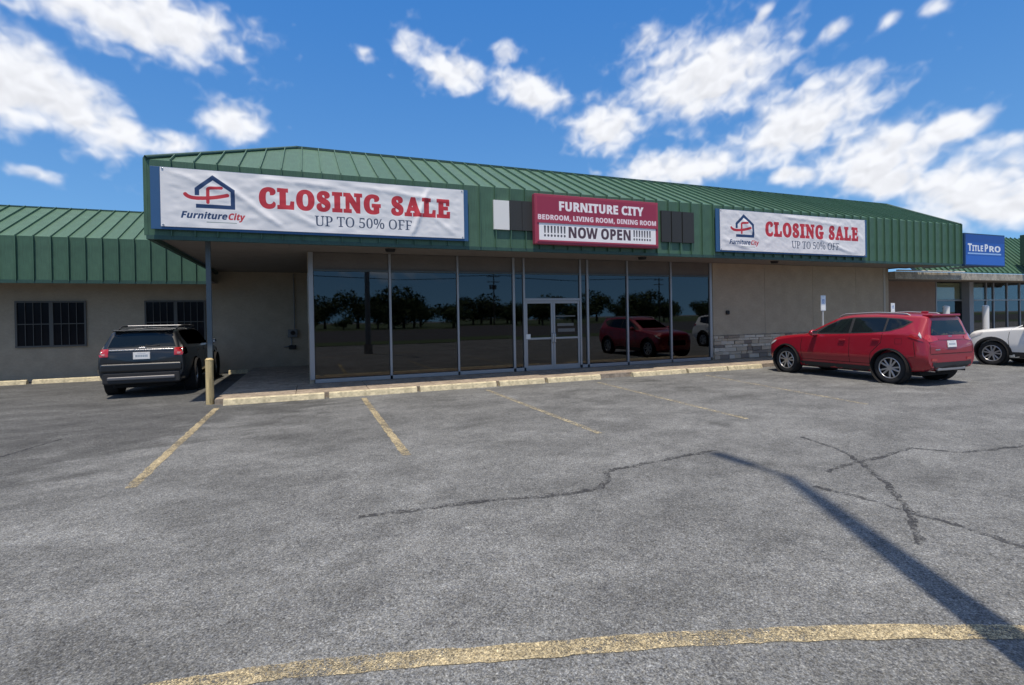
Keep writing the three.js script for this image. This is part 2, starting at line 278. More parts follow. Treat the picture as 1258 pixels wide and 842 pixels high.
// ------------------------------------------------------------------ main store
const XL = -2.9, XR = 23.2, ZF = -12, YB = 3.36, YF = 4.92, RUN = 2.7, PITCH = 0.493, ZS = -13.93, FL = 0.12;
const store = thing('store_building', 'long single-storey store with green metal mansard roof and glass front', 'building', [0, 0, 0]);
{
  const roof = group('roof', store), W = (XR - XL) / 65;
  panelRow(roof, 65, W, YB + 0.075, YF, PITCH, (x) => Math.min(RUN, x), (m, x) => m.position.set(XL + x, 0, ZF), 5);
  panelRow(roof, 20, 0.40, YB + 0.075, YF, PITCH, (x) => Math.min(RUN, 8 - x), (m, x) => { m.position.set(XL, 0, ZF - 8 + x); m.rotation.y = -Math.PI / 2; }, 6);
  const yr = YF + PITCH * RUN;
  part('eave_trim', [box(XL - 0.03, XR + 0.02, YB, YB + 0.08, ZF - 0.05, ZF + 0.03)], M.trim, roof);
  part('eave_trim', [box(XL - 0.03, XL + 0.05, YB, YB + 0.08, ZF - 8, ZF - 0.051)], M.trim, roof);
  part('ridge_cap', [box(XL + RUN - 0.05, XR + 0.02, yr + 0.0, yr + 0.06, ZF - RUN - 0.12, ZF - RUN + 0.05)], M.trim, roof);
  part('hip_cap', tube([[XL - 0.02, YF + 0.03, ZF + 0.03], [XL + RUN, yr + 0.035, ZF - RUN]], 0.045, 6, 2), M.trim, roof);
  part('roof_deck', [box(XL + RUN - 0.05, XR, yr - 0.12, yr - 0.005, -32, ZF - RUN - 0.02), box(XL + 0.4, XL + RUN, YF - 0.3, YF - 0.2, -20, -12.6)], M.soffit, roof);
  const gs = new THREE.Shape([[-ZF, YB + 0.13], [-ZF, YF], [-ZF + RUN, yr - 0.01], [20, yr - 0.01], [20, YB + 0.13]].map((p) => new THREE.Vector2(...p))); // gable at the far end
  const gg = new THREE.ExtrudeGeometry(gs, { depth: 0.05, bevelEnabled: false }); gg.rotateY(Math.PI / 2); gg.translate(XR - 0.03, 0, 0); part('gable_end', gg, greens[0], roof);
  part('rake_trim', tube([[XR, YF + 0.03, ZF + 0.02], [XR, yr + 0.03, ZF - RUN]], 0.04, 6, 2), M.trim, roof);
  // bare boards where older signs were
  part('unpainted_patch', box(4.27, 4.68, 3.88, 4.60, ZF + 0.02, ZF + 0.075), M.white, roof).userData.label = 'white patch left on the green metal beside the burgundy sign';
  for (const [a, b, y0, y1] of [[4.70, 5.02, 3.88, 4.62], [5.03, 5.4, 3.88, 4.62], [9.28, 9.60, 3.76, 4.64], [9.64, 9.98, 3.76, 4.64], [10.02, 10.42, 3.76, 4.64]]) part('dark_patch', box(a, b, y0, y1, ZF + 0.018, ZF + 0.073), std([0.028, 0.032, 0.034], 0.7), roof);
  // soffit boards
  const soff = group('soffit', store);
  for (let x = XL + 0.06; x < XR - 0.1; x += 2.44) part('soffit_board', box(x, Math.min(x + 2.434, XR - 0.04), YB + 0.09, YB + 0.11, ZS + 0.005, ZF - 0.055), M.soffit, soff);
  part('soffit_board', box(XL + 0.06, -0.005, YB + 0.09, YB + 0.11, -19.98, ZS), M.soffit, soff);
  for (const x of [1.9, 9.35, 14.7]) { const c = part('ceiling_light', [cyl(0.11, 0.13, 0.07, x, YB + 0.02, -12.95, 20)], M.dark, store); }
  // walls
  const zb = -32;
  part('side_wall', box(-0.02, 0.1, 0, YB + 0.4, zb, ZS - 0.06), M.wall, store);
  part('end_wall', box(21.9, 22.1, 0, YF, zb, ZS - 0.02), M.wall, store);
  part('back_wall', box(0.1, 21.9, 0, 6, zb, zb + 0.2), M.wall, store);
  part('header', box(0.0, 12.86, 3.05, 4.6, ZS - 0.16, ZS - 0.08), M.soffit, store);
  const wall = group('wall', store), wx = [12.92, 15.3, 17.72, 20.1, 21.72];
  part('wall_backing', box(12.9, 21.74, 0.1, YB + 0.5, ZS - 0.2, ZS - 0.02), M.wall, wall);
  for (let i = 0; i < 4; i++) part('wall_panel', rbox(wx[i] + 0.004, wx[i + 1] - 0.004, 0.96, YB + 0.085, ZS - 0.02, ZS + 0.012, 0.004), M.wall, wall);
  part('corner_trim', [box(21.72, 21.84, 0.1, YB + 0.085, ZS - 0.25, ZS + 0.03)], std([0.42, 0.38, 0.32], 0.8), wall);
  part('stone_cap', rbox(12.92, 21.72, 0.938, 0.965, ZS - 0.02, ZS + 0.04, 0.006), M.concrete, wall);
  // stacked stone veneer
  const r = rng(9), tones = [[0.47, 0.385, 0.29], [0.57, 0.485, 0.385], [0.33, 0.255, 0.185], [0.62, 0.54, 0.44], [0.50, 0.39, 0.285], [0.23, 0.185, 0.15]].map((c) => std(c, 0.9, { bumpMap: wallBump, bumpScale: 0.006 }));
  const stoneVariants = []; for (let k = 0; k < 5; k++) { const g = new RoundedBoxGeometry(1, 1, 1, 1, 0.06), p = g.attributes.position; for (let i = 0; i < p.count; i++) p.setXYZ(i, p.getX(i) + n3(p.getX(i) * 3, p.getY(i) * 3, k * 9) * 0.05, p.getY(i) + n3(p.getY(i) * 3, p.getX(i) * 3, k * 9 + 4) * 0.07, p.getZ(i) + n3(p.getX(i) * 3 + 3, p.getY(i) * 3, k * 7) * 0.12); g.computeVertexNormals(); stoneVariants.push(uvm(g)); }
  let y = 0.125; for (const h of [0.15, 0.11, 0.14, 0.10, 0.13, 0.085, 0.095]) {
    let x = 12.93; while (x < 21.68) { let w = 0.18 + r() * 0.34; if (x + w > 21.6) w = 21.71 - x; const d = 0.04 + r() * 0.035, m = part('stone', stoneVariants[Math.floor(r() * 5)], tones[Math.floor(r() * tones.length)], wall); m.scale.set(w - 0.012, h - 0.012, d); m.position.set(x + w / 2, y + h / 2, ZS - 0.02 + d / 2); x += w; } y += h;
  }
  const box1 = part('wall_outlet', [rbox(13.47, 13.61, 1.67, 1.81, ZS + 0.012, ZS + 0.07, 0.02)], M.dark, store);
  // porch post
  part('support_post', [box(-2.02, -1.93, 0, YB + 0.1, -12.62, -12.53), box(-2.07, -1.88, 0, 0.02, -12.67, -12.48)], M.steel, store);
  // storefront glazing
  const gz = ZS - 0.05, front = group('storefront', store), H = YB + 0.085, bar = (x0, x1, y0, y1, name = 'mullion', d = 0.055, m = M.alu) => part(name, rbox(x0, x1, y0, y1, gz - d, gz + d, 0.006), m, front);
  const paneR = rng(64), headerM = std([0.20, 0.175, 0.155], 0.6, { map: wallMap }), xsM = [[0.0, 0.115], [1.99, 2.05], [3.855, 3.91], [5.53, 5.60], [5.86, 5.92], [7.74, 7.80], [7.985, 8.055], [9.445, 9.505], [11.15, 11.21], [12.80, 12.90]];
  for (const [a, b] of xsM) bar(a, b, FL + 0.09, H);
  for (let i = 0; i < xsM.length - 1; i++) {
    const a = xsM[i][1], b = xsM[i + 1][0];
    if (i !== 4) bar(a + 0.001, b - 0.001, FL, FL + 0.10, 'sill_rail', 0.058);
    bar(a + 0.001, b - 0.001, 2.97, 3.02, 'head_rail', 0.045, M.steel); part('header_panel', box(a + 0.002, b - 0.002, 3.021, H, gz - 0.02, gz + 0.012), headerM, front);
    if (i === 4) { bar(a + 0.001, b - 0.001, 2.18, 2.26, 'door_header', 0.06); part('pane', box(a + 0.003, b - 0.003, 2.262, 2.968, gz - 0.004, gz + 0.004), M.glass, front); } else { const pw = b - a - 0.02, pm = part('pane', rbox(-pw / 2, pw / 2, FL + 0.106, 2.964, -0.004, 0.004, 0.001, 1), M.glass, front); pm.position.set((a + b) / 2, 0, gz); pm.rotation.y = (paneR() - 0.5) * 0.007; pm.rotation.x = (paneR() - 0.5) * 0.004; }
  }
  // two glass doors
  for (const s of [0, 1]) {
    const d = group('door', store), x0 = 5.925 + s * 0.91, x1 = x0 + 0.90, f = 0.065, y0 = FL + 0.015, y1 = 2.175;
    part('stile', rbox(x0, x0 + f, y0, y1, gz - 0.03, gz + 0.03, 0.005), M.alu, d); part('stile', rbox(x1 - f, x1, y0, y1, gz - 0.03, gz + 0.03, 0.005), M.alu, d);
    for (const [a, b] of [[y0, y0 + 0.13], [1.03, 1.09], [y1 - 0.07, y1]]) part('rail', rbox(x0 + f + 0.001, x1 - f - 0.001, a, b, gz - 0.029, gz + 0.029, 0.005), M.alu, d);
    part('pane', box(x0 + f + 0.002, x1 - f - 0.002, y0 + 0.132, 1.028, gz - 0.003, gz + 0.003), M.glass, d); part('pane', box(x0 + f + 0.002, x1 - f - 0.002, 1.092, y1 - 0.072, gz - 0.003, gz + 0.003), M.glass, d);
    const hx = s ? x0 + 0.035 : x1 - 0.035; part('handle', tube([[hx, 0.92, gz + 0.03], [hx, 0.93, gz + 0.09], [hx, 1.2, gz + 0.09], [hx, 1.21, gz + 0.03]], 0.013, 8), M.chrome, d);
    if (!s) part('lock_plate', rbox(x0 + 0.01, x0 + 0.15, 1.06, 1.2, gz + 0.031, gz + 0.04, 0.004), M.white, d);
    else for (const [ya, yb, xa, xb] of [[1.70, 1.735, 0.09, 0.76], [1.42, 1.50, 0.14, 0.70], [1.24, 1.34, 0.16, 0.74]]) part('door_decal', box(x0 + xa, x0 + xb, ya, yb, gz + 0.004, gz + 0.006), std([0.16, 0.16, 0.155], 0.8), d);
  }
  part('threshold', rbox(5.921, 7.739, FL, FL + 0.014, gz - 0.06, gz + 0.06, 0.003), M.alu, store);
  // interior seen dimly through tinted glass
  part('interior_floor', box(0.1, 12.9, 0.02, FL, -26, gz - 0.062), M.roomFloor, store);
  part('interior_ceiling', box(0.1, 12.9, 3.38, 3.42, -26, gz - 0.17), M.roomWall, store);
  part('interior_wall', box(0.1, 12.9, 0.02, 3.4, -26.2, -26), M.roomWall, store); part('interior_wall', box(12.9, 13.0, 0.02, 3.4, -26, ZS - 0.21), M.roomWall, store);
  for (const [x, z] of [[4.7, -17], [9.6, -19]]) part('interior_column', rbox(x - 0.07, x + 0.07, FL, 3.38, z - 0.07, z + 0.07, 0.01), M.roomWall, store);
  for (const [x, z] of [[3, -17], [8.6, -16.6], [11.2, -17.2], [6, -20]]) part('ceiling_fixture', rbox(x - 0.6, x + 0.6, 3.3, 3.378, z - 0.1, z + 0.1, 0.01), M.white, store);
}
// counters and boxes left in the store
{
  const t = thing('sales_counter', 'dark counter inside the empty store, behind the tall panes', 'counter', [2.6, FL, -19]);
  part('counter_top', rbox(-1.1, 1.1, 0.98, 1.03, -0.35, 0.35, 0.01), M.roomFloor, t); part('counter_body', rbox(-1.0, 1.0, 0, 0.979, -0.3, 0.3, 0.01), std([0.09, 0.07, 0.06], 0.7), t); part('toe_kick', box(-0.98, 0.98, 0.02, 0.1, 0.301, 0.31), M.dark, t);
}
// ------------------------------------------------------------------ side building beyond the porch
const side = thing('side_building', 'low brown building with green metal roof, set back beside the porch', 'building');
{
  const roof = group('roof', side), w = 0.40, n = 37, x0 = XL + 0.02 - n * w;
  panelRow(roof, n, w, 2.99, 4.27, PITCH, () => 2.6, (m, x) => m.position.set(x0 + x, 0, -18.7), 15);
  part('eave_trim', box(x0, XL + 0.02, 2.93, 3.03, -18.74, -18.665), M.trim, roof);
  part('ridge_cap', box(x0, XL + 0.3, 4.27 + PITCH * 2.6, 4.27 + PITCH * 2.6 + 0.05, -21.45, -21.26), M.trim, roof);
  part('roof_deck', box(x0, -0.03, 5.35, 5.45, -32, -21.4), M.soffit, roof);
  part('soffit', box(x0, XL + 0.02, 3.04, 3.06, -19.99, -18.745), M.soffit, side);
  part('wall', box(x0, -0.03, 0, 3.6, -20.2, -20), M.wall, side);
  part('wall', box(x0, x0 + 0.2, 0, 3.6, -32, -20.2), M.wall, side);
  for (const [a, b, y0, y1] of [[-8.22, -6.57, 1.1, 2.42], [-4.93, -3.3, 1.1, 2.42]]) {
    const win = group('window', side), z = -20, fm = std([0.10, 0.095, 0.085], 0.6);
    part('frame', [box(a - 0.05, b + 0.05, y1, y1 + 0.05, z, z + 0.05), box(a - 0.05, b + 0.05, y0 - 0.05, y0, z, z + 0.06), box(a - 0.05, a, y0, y1, z, z + 0.05), box(b, b + 0.05, y0, y1, z, z + 0.05)], fm, win);
    const c = (a + b) / 2; part('mullion', box(c - 0.05, c + 0.05, y0, y1, z, z + 0.048), fm, win);
    part('pane', box(a, c - 0.05, y0, y1, z + 0.002, z + 0.012), M.window, win); part('pane', box(c + 0.05, b, y0, y1, z + 0.002, z + 0.012), M.window, win);
    const bars = []; for (const [p, q] of [[a, c - 0.05], [c + 0.05, b]]) { for (let k = 1; k < 4; k++) bars.push(box(p + (q - p) * k / 4 - 0.007, p + (q - p) * k / 4 + 0.007, y0, y1, z + 0.03, z + 0.044)); bars.push(box(p, q, (y0 + y1) / 2 - 0.012, (y0 + y1) / 2 + 0.012, z + 0.026, z + 0.046)); }
    part('security_bar', bars, fm, win);
  }
}
{
  const t = thing('electric_meter', 'small grey utility meter with conduit on the shaded porch wall', 'meter', [-0.55, 0, -20]);
  part('meter_box', rbox(-0.16, 0.16, 1.15, 1.42, 0.001, 0.13, 0.015), std([0.16, 0.16, 0.16], 0.5, { metalness: 0.4 }), t);
  const gl = new THREE.CylinderGeometry(0.07, 0.08, 0.07, 20); gl.rotateX(Math.PI / 2); gl.translate(0, 1.3, 0.165); part('dial', gl, M.window, t);
  part('conduit', [tube([[-0.05, 1.15, 0.05], [-0.05, 0.85, 0.05], [-0.3, 0.8, 0.05]], 0.022), tube([[0.06, 1.42, 0.05], [0.06, 3.4, 0.05]], 0.022)], std([0.2, 0.2, 0.2], 0.5), t);
  part('valve', rbox(-0.14, 0.1, 0.72, 0.86, 0.02, 0.12, 0.02), M.dark, t);
}
// ------------------------------------------------------------------ neighbour past the wall
const nb = thing('neighbor_building', 'next shop with a grey canopy beam and glass front behind white SUV', 'building');
{
  const roof = group('roof', nb);
  panelRow(roof, 38, 0.4, 3.32, 3.36, 1.08, () => 1.9, (m, x) => m.position.set(23.25 + x, 0, -13.72), 25);
  part('roof_deck', box(22.1, 39, 5.3, 5.4, -30, -15.6), M.soffit, roof);
  part('beam', rbox(22.12, 39, 3.0, 3.3, -14.0, -13.7, 0.01), std([0.62, 0.59, 0.52], 0.7, { map: concreteMap }), nb);
  part('gutter', rbox(22.1, 26.5, 3.305, 3.36, -13.66, -13.54, 0.02), std([0.62, 0.64, 0.60], 0.5), nb);
  part('soffit', box(22.12, 39, 3.1, 3.13, -16.0, -14.01), M.soffit, nb);
  part('wall', box(22.1, 28.85, 0, 3.1, -16.3, -16), M.pinkWall, nb); part('wall', box(38.4, 39, 0, 3.1, -16.3, -16), M.pinkWall, nb);
  part('column', rbox(31.05, 31.4, 0.1, 3.09, -16.1, -15.7, 0.01), std([0.33, 0.34, 0.36], 0.7), nb);
  part('interior_wall', box(28, 39, 0.05, 3.2, -20.3, -20), M.roomWall, nb); part('interior_floor', box(28, 39, 0.02, 0.12, -20, -16.05), M.roomFloor, nb); part('interior_ceiling', box(28, 39, 3.14, 3.2, -20, -16.02), M.roomWall, nb); part('interior_wall', box(27.9, 28, 0.02, 3.2, -20.3, -16.31), M.roomWall, nb); part('interior_wall', box(38.8, 39, 0.02, 3.2, -20, -16.31), M.roomWall, nb); for (const [x, w, h] of [[29.6, 0.8, 1.1], [32.2, 1.0, 1.3], [36.8, 0.9, 1.0]]) part('display_stand', rbox(x - w / 2, x + w / 2, 0.12, h, -17.4, -16.8, 0.02), M.white, nb);
  const mul = (x) => part('mullion', rbox(x - 0.04, x + 0.04, 0.12, 3.09, -16.08, -15.98, 0.006), M.alu, nb);
  for (const x of [28.9, 33.1, 33.75, 35.0, 36.2, 38.35]) mul(x);
  const rail = (x0, x1, y) => part('rail', rbox(x0, x1, y - 0.035, y + 0.035, -16.075, -15.985, 0.006), M.alu, nb);
  for (const [a, b] of [[28.94, 31.04], [31.41, 33.06], [33.14, 33.71], [33.79, 34.96], [35.04, 36.16], [36.24, 38.31]]) {
    rail(a, b, 2.18); rail(a, b, 0.2);
    part('pane', box(a, b, 0.24, 2.144, -16.035, -16.027), M.glass, nb); part('pane', box(a, b, 2.216, 3.09, -16.035, -16.027), M.clearGlass, nb);
  }
  part('window_blind', box(29.0, 31.0, 2.2, 3.05, -16.12, -16.1), std([0.66, 0.62, 0.44], 0.9), nb); part('window_blind', box(31.45, 33.0, 2.2, 3.05, -16.12, -16.1), std([0.42, 0.42, 0.38], 0.9), nb);
  part('roof_cabinet', rbox(31.15, 33.6, 3.75, 5.15, -13.75, -13.3, 0.02), std([0.02, 0.055, 0.035], 0.6), nb);
  part('cabinet_leg', [box(31.4, 31.5, 3.3, 3.76, -13.6, -13.5), box(33.2, 33.3, 3.3, 3.76, -13.6, -13.5)], M.steel, nb);
}
for (const [x, h] of [[23.2, 1.86], [25.8, 1.86]]) {
  const t = thing('white_post', x < 24 ? 'white round post behind the red SUV tailgate' : 'white round post beside the white SUV bonnet', 'post', [x, FL, -12.5], 0, 'white posts before the next shop');
  part('shaft', cyl(0.11, 0.11, h - FL - 0.04, 0, 0, 0, 24), M.white, t); const dome = new THREE.SphereGeometry(0.11, 24, 8, 0, 7, 0, Math.PI / 2); dome.scale(1, 0.4, 1); dome.translate(0, h - FL - 0.041, 0); part('cap', dome, M.white, t); part('base_plate', cyl(0.16, 0.16, 0.02, 0, 0, 0, 24), M.steel, t);
}
// ------------------------------------------------------------------ signs
function canvasTex(w, h, draw) { const c = document.createElement('canvas'); c.width = w; c.height = h; const g = c.getContext('2d'); draw(g, w, h); const t = new THREE.CanvasTexture(c); t.colorSpace = THREE.SRGBColorSpace; t.magFilter = THREE.LinearFilter; t.anisotropy = 8; return t; }
function fitText(g, s, x, y, w, h, font, fill, stroke = 0, space = 0) { // text stretched to fill a width and a cap height
  g.save(); g.font = `${font.replace('PX', '200px')}`; g.textBaseline = 'alphabetic'; const m = g.measureText(s), cap = g.measureText('H').actualBoundingBoxAscent || 145;
  g.translate(x, y + h); g.scale(w / (m.width + space * s.length), h / cap); g.fillStyle = g.strokeStyle = fill; g.lineWidth = stroke; g.lineJoin = 'miter'; g.miterLimit = 2; let cx = space / 2;
  for (const ch of space ? s : [s]) { g.fillText(ch, cx, 0); if (stroke) g.strokeText(ch, cx, 0); cx += g.measureText(ch).width + space; } g.restore();
}
const bannerTex = canvasTex(2048, 384, (g, w, h) => {
  g.fillStyle = '#e9e9ea'; g.fillRect(0, 0, w, h);
  const navy = '#22406b', red = '#c2333f';
  // house outline with a gap at its side, and a red swoosh letter across it
  g.strokeStyle = navy; g.lineWidth = 26; g.lineJoin = 'miter'; g.beginPath(); g.moveTo(207, 170); g.lineTo(207, 128); g.lineTo(300, 48); g.lineTo(418, 130); g.lineTo(418, 240); g.lineTo(200, 240); g.stroke();
  g.strokeStyle = red; g.lineWidth = 20; g.lineCap = 'round'; g.beginPath(); g.moveTo(270, 214); g.lineTo(270, 128); g.quadraticCurveTo(272, 116, 300, 116); g.lineTo(350, 113); g.stroke();
  g.lineWidth = 24; g.beginPath(); g.moveTo(140, 166); g.quadraticCurveTo(160, 192, 220, 188); g.quadraticCurveTo(300, 186, 385, 160); g.stroke();
  fitText(g, 'Furniture', 108, 280, 272, 42, 'italic bold PX sans-serif', navy, 8); fitText(g, 'City', 384, 280, 100, 42, 'italic bold PX sans-serif', red, 8);
  g.fillStyle = '#8b9a97'; g.fillRect(260, 342, 180, 5);
  fitText(g, 'CLOSING', 570, 94, 836, 128, 'bold PX serif', red, 22, 20); fitText(g, 'SALE', 1474, 94, 466, 128, 'bold PX serif', red, 22, 20);
  fitText(g, 'UP TO 50% OFF', 936, 264, 700, 72, 'PX serif', '#3c4a63', 2);
});
function banner(x0, x1, y0, y1, seed, label, frame) {
  const z = ZF + 0.1, t = thing('closing_banner', label, 'banner', [(x0 + x1) / 2, y0, z], 0, 'closing sale banners'), W = x1 - x0, H = y1 - y0;
  const nx = 160, ny = 36, g = new THREE.PlaneGeometry(W, H, nx, ny), p = g.attributes.position;
  const folds = seed === 1 ? [[-0.36, 0.42, -0.15, -0.42, 0.022], [0.30, -0.46, 0.36, 0.45, 0.030], [-0.48, 0.45, -0.30, 0.1, 0.014], [0.1, 0.42, 0.46, 0.22, 0.014], [-0.15, -0.05, -0.02, -0.45, 0.014], [0.38, -0.1, 0.47, -0.45, 0.016], [-0.22, 0.44, 0.04, 0.36, 0.012]] : [[-0.4, 0.46, -0.26, -0.2, 0.016], [-0.49, -0.2, -0.3, -0.48, 0.018], [0.16, -0.1, 0.4, -0.46, 0.020], [-0.1, 0.45, 0.3, 0.30, 0.014], [0.36, 0.46, 0.49, -0.1, 0.014]];
  for (let i = 0; i < p.count; i++) {
    const u = p.getX(i) / W, v = p.getY(i) / H; let d = 0.010 * fbm(u * 7 + seed * 3, v * 2, 3) + 0.004 * n2(u * 30 + v * 9, v * 6 + seed);
    for (const [a, b, c, e, h] of folds) { const ax = a * W, ay = b * H, bx = c * W, by = e * H, L = Math.hypot(bx - ax, by - ay), px = p.getX(i) - ax, py = p.getY(i) - ay, s = (px * (bx - ax) + py * (by - ay)) / L, q = (-px * (by - ay) + py * (bx - ax)) / L; if (s > -0.2 && s < L + 0.2) d += h * Math.exp(-q * q / 0.003) * smooth(-0.2, 0.25, s) * (1 - smooth(L - 0.25, L + 0.2, s)); }
    const edge = Math.min(0.5 - Math.abs(u), (0.5 - Math.abs(v)) * 0.3); p.setZ(i, 0.028 + d * smooth(0, 0.03, edge));
  }
  g.computeVertexNormals(); g.translate(0, H / 2, 0);
  part('sheet', g, new THREE.MeshStandardMaterial({ map: bannerTex, roughness: 0.55, side: THREE.DoubleSide }), t);
  const [l, r, b, tp] = frame; part('backing_board', rbox(-W / 2 - l, W / 2 + r, -b, H + tp, -0.02, 0.012, 0.004), std([0.03, 0.105, 0.24], 0.5), t);
  const gr = []; for (const sx of [-1, 1]) for (const sy of [0.03, H - 0.03]) { const q = new THREE.TorusGeometry(0.014, 0.005, 6, 12); q.translate(sx * (W / 2 - 0.04), sy, 0.034); gr.push(q); }
  for (const q of gr) part('grommet', q, M.chrome, t);
}
banner(-2.66, 3.49, 3.605, 4.765, 1, 'wide white closing sale banner with wrinkles, hung over the porch corner', [0.17, 0.11, 0.055, 0.01]);
banner(11.33, 17.64, 3.585, 4.79, 2, 'white closing sale banner on the roof above the plain tan wall', [0.14, 0.11, 0.05, 0.015]);
{
  const t = thing('store_sign', 'burgundy cabinet sign with white now open panel above the glass doors', 'sign', [7.17, 3.54, ZF + 0.075]), W = 3.74, H = 1.26;
  const tex = canvasTex(1536, 518, (g, w, h) => {
    g.fillStyle = '#a63a50'; g.fillRect(0, 0, w, h); g.fillStyle = '#99304a'; g.fillRect(18, 18, w - 36, 205);
    fitText(g, 'FURNITURE CITY', 265, 62, 1075, 96, 'bold PX sans-serif', '#f4eef0', 10);
    fitText(g, 'BEDROOM, LIVING ROOM, DINING ROOM', 20, 212, 1500, 52, 'bold PX sans-serif', '#f0dfe4', 8);
    g.fillStyle = '#f4f2f2'; g.fillRect(36, 300, w - 64, 186);
    fitText(g, '!!!!!!!', 84, 330, 270, 118, 'bold PX sans-serif', '#57555c', 0); fitText(g, 'NOW OPEN', 372, 334, 806, 116, 'bold PX sans-serif', '#54404a', 8); fitText(g, '!!!!!!!', 1196, 330, 250, 118, 'bold PX sans-serif', '#57555c', 0);
  });
  part('cabinet', rbox(-W / 2, W / 2, 0, H, 0, 0.16, 0.012), std([0.33, 0.045, 0.085], 0.5), t);
  const f = new THREE.PlaneGeometry(W - 0.05, H - 0.05); f.translate(0, H / 2, 0.164); part('face', f, new THREE.MeshStandardMaterial({ map: tex, roughness: 0.45 }), t);
  part('panel_frame', [box(-W / 2 + 0.06, W / 2 - 0.04, 0.055, 0.072, 0.165, 0.178), box(-W / 2 + 0.06, W / 2 - 0.04, 0.53, 0.547, 0.165, 0.178)], std([0.33, 0.045, 0.085], 0.5), t);
}
{
  const t = thing('shop_sign', 'blue box sign with white lettering on the next shop canopy', 'sign', [24.70, 3.38, -11.95]), W = 2.65, H = 1.26;
  const tex = canvasTex(768, 384, (g, w, h) => { g.fillStyle = '#1c56ae'; g.fillRect(0, 0, w, h); g.fillStyle = '#174a9c'; g.fillRect(0, 0, w, 100); fitText(g, 'T', 40, 118, 78, 92, 'bold PX sans-serif', '#eef0f4', 6); fitText(g, 'ITLE', 122, 136, 220, 74, 'bold PX sans-serif', '#eef0f4', 6); fitText(g, 'P', 360, 118, 80, 92, 'bold PX sans-serif', '#eef0f4', 6); fitText(g, 'RO', 446, 136, 250, 74, 'bold PX sans-serif', '#eef0f4', 6); g.fillStyle = '#9dc0ef'; g.fillRect(40, 232, 660, 18); g.fillStyle = '#2a66c4'; g.fillRect(0, 270, w, 114); });
  part('cabinet', rbox(-W / 2, W / 2, 0, H, -0.3, 0, 0.015), std([0.015, 0.06, 0.16], 0.5), t);
  const f = new THREE.PlaneGeometry(W - 0.1, H - 0.1); f.translate(0, H / 2, 0.004); part('face', f, new THREE.MeshStandardMaterial({ map: tex, roughness: 0.4 }), t);
  for (const x of [-0.9, 0.9]) part('bracket', [box(x - 0.03, x + 0.03, 0.05, 0.12, -1.7, -0.3), box(x - 0.03, x + 0.03, 0.6, 0.67, -1.9, -0.3)], M.steel, t);
}
// ------------------------------------------------------------------ small street furniture
{
  const t = thing('bollard', 'pale yellow steel bollard guarding the porch post', 'bollard', [-1.955, 0, -12.3]);
  const g = new THREE.LatheGeometry([[0.0, 0.965], [0.045, 0.963], [0.066, 0.945], [0.075, 0.915], [0.075, 0.02], [0.075, 0]].map((p) => new THREE.Vector2(...p)), 28); part('pipe', g, std([0.86, 0.70, 0.38], 0.7, { map: concreteMap }), t);
  part('cap_weld', new THREE.TorusGeometry(0.076, 0.004, 6, 28).rotateX(Math.PI / 2).translate(0, 0.925, 0), std([0.80, 0.62, 0.30], 0.7), t);
}
const pk = canvasTex(256, 384, (g, w, h) => { g.fillStyle = '#eef0f0'; g.fillRect(0, 0, w, h); g.strokeStyle = '#9fb0cc'; g.lineWidth = 6; g.strokeRect(10, 10, w - 20, h - 20); g.fillStyle = '#7d98c6'; g.fillRect(66, 90, 124, 130); g.fillStyle = '#fff'; g.beginPath(); g.arc(122, 112, 12, 0, 7); g.fill(); g.lineWidth = 11; g.strokeStyle = '#fff'; g.beginPath(); g.moveTo(122, 124); g.lineTo(126, 160); g.lineTo(156, 160); g.lineTo(168, 200); g.stroke(); g.beginPath(); g.arc(124, 178, 30, 0.3, 4.2); g.stroke(); });
function parkingSign(x, top, w, h, label) {
  const t = thing('parking_sign', label, 'sign', [x, FL, -12.35], 0, 'reserved parking signs on posts');
  part('post', rbox(-0.025, 0.025, 0, top - FL, -0.02, 0.02, 0.006), std([0.55, 0.55, 0.54], 0.5, { metalness: 0.3 }), t);
  part('plate', rbox(-w / 2, w / 2, top - FL - h, top - FL + 0.02, 0.021, 0.027, 0.002), M.white, t);
  const f = new THREE.PlaneGeometry(w - 0.02, h); f.translate(0, top - FL - h / 2 + 0.01, 0.031); part('face', f, new THREE.MeshStandardMaterial({ map: pk, roughness: 0.5 }), t);
  part('bolt', cyl(0.012, 0.012, 0.004, 0, top - FL - 0.03, 0.03, 8), M.chrome, t);
}
parkingSign(16.18, 2.24, 0.24, 0.5, 'taller white parking sign on a post behind the red SUV bonnet');
parkingSign(19.75, 1.96, 0.22, 0.34, 'shorter white parking sign on a post showing over the red SUV roof');
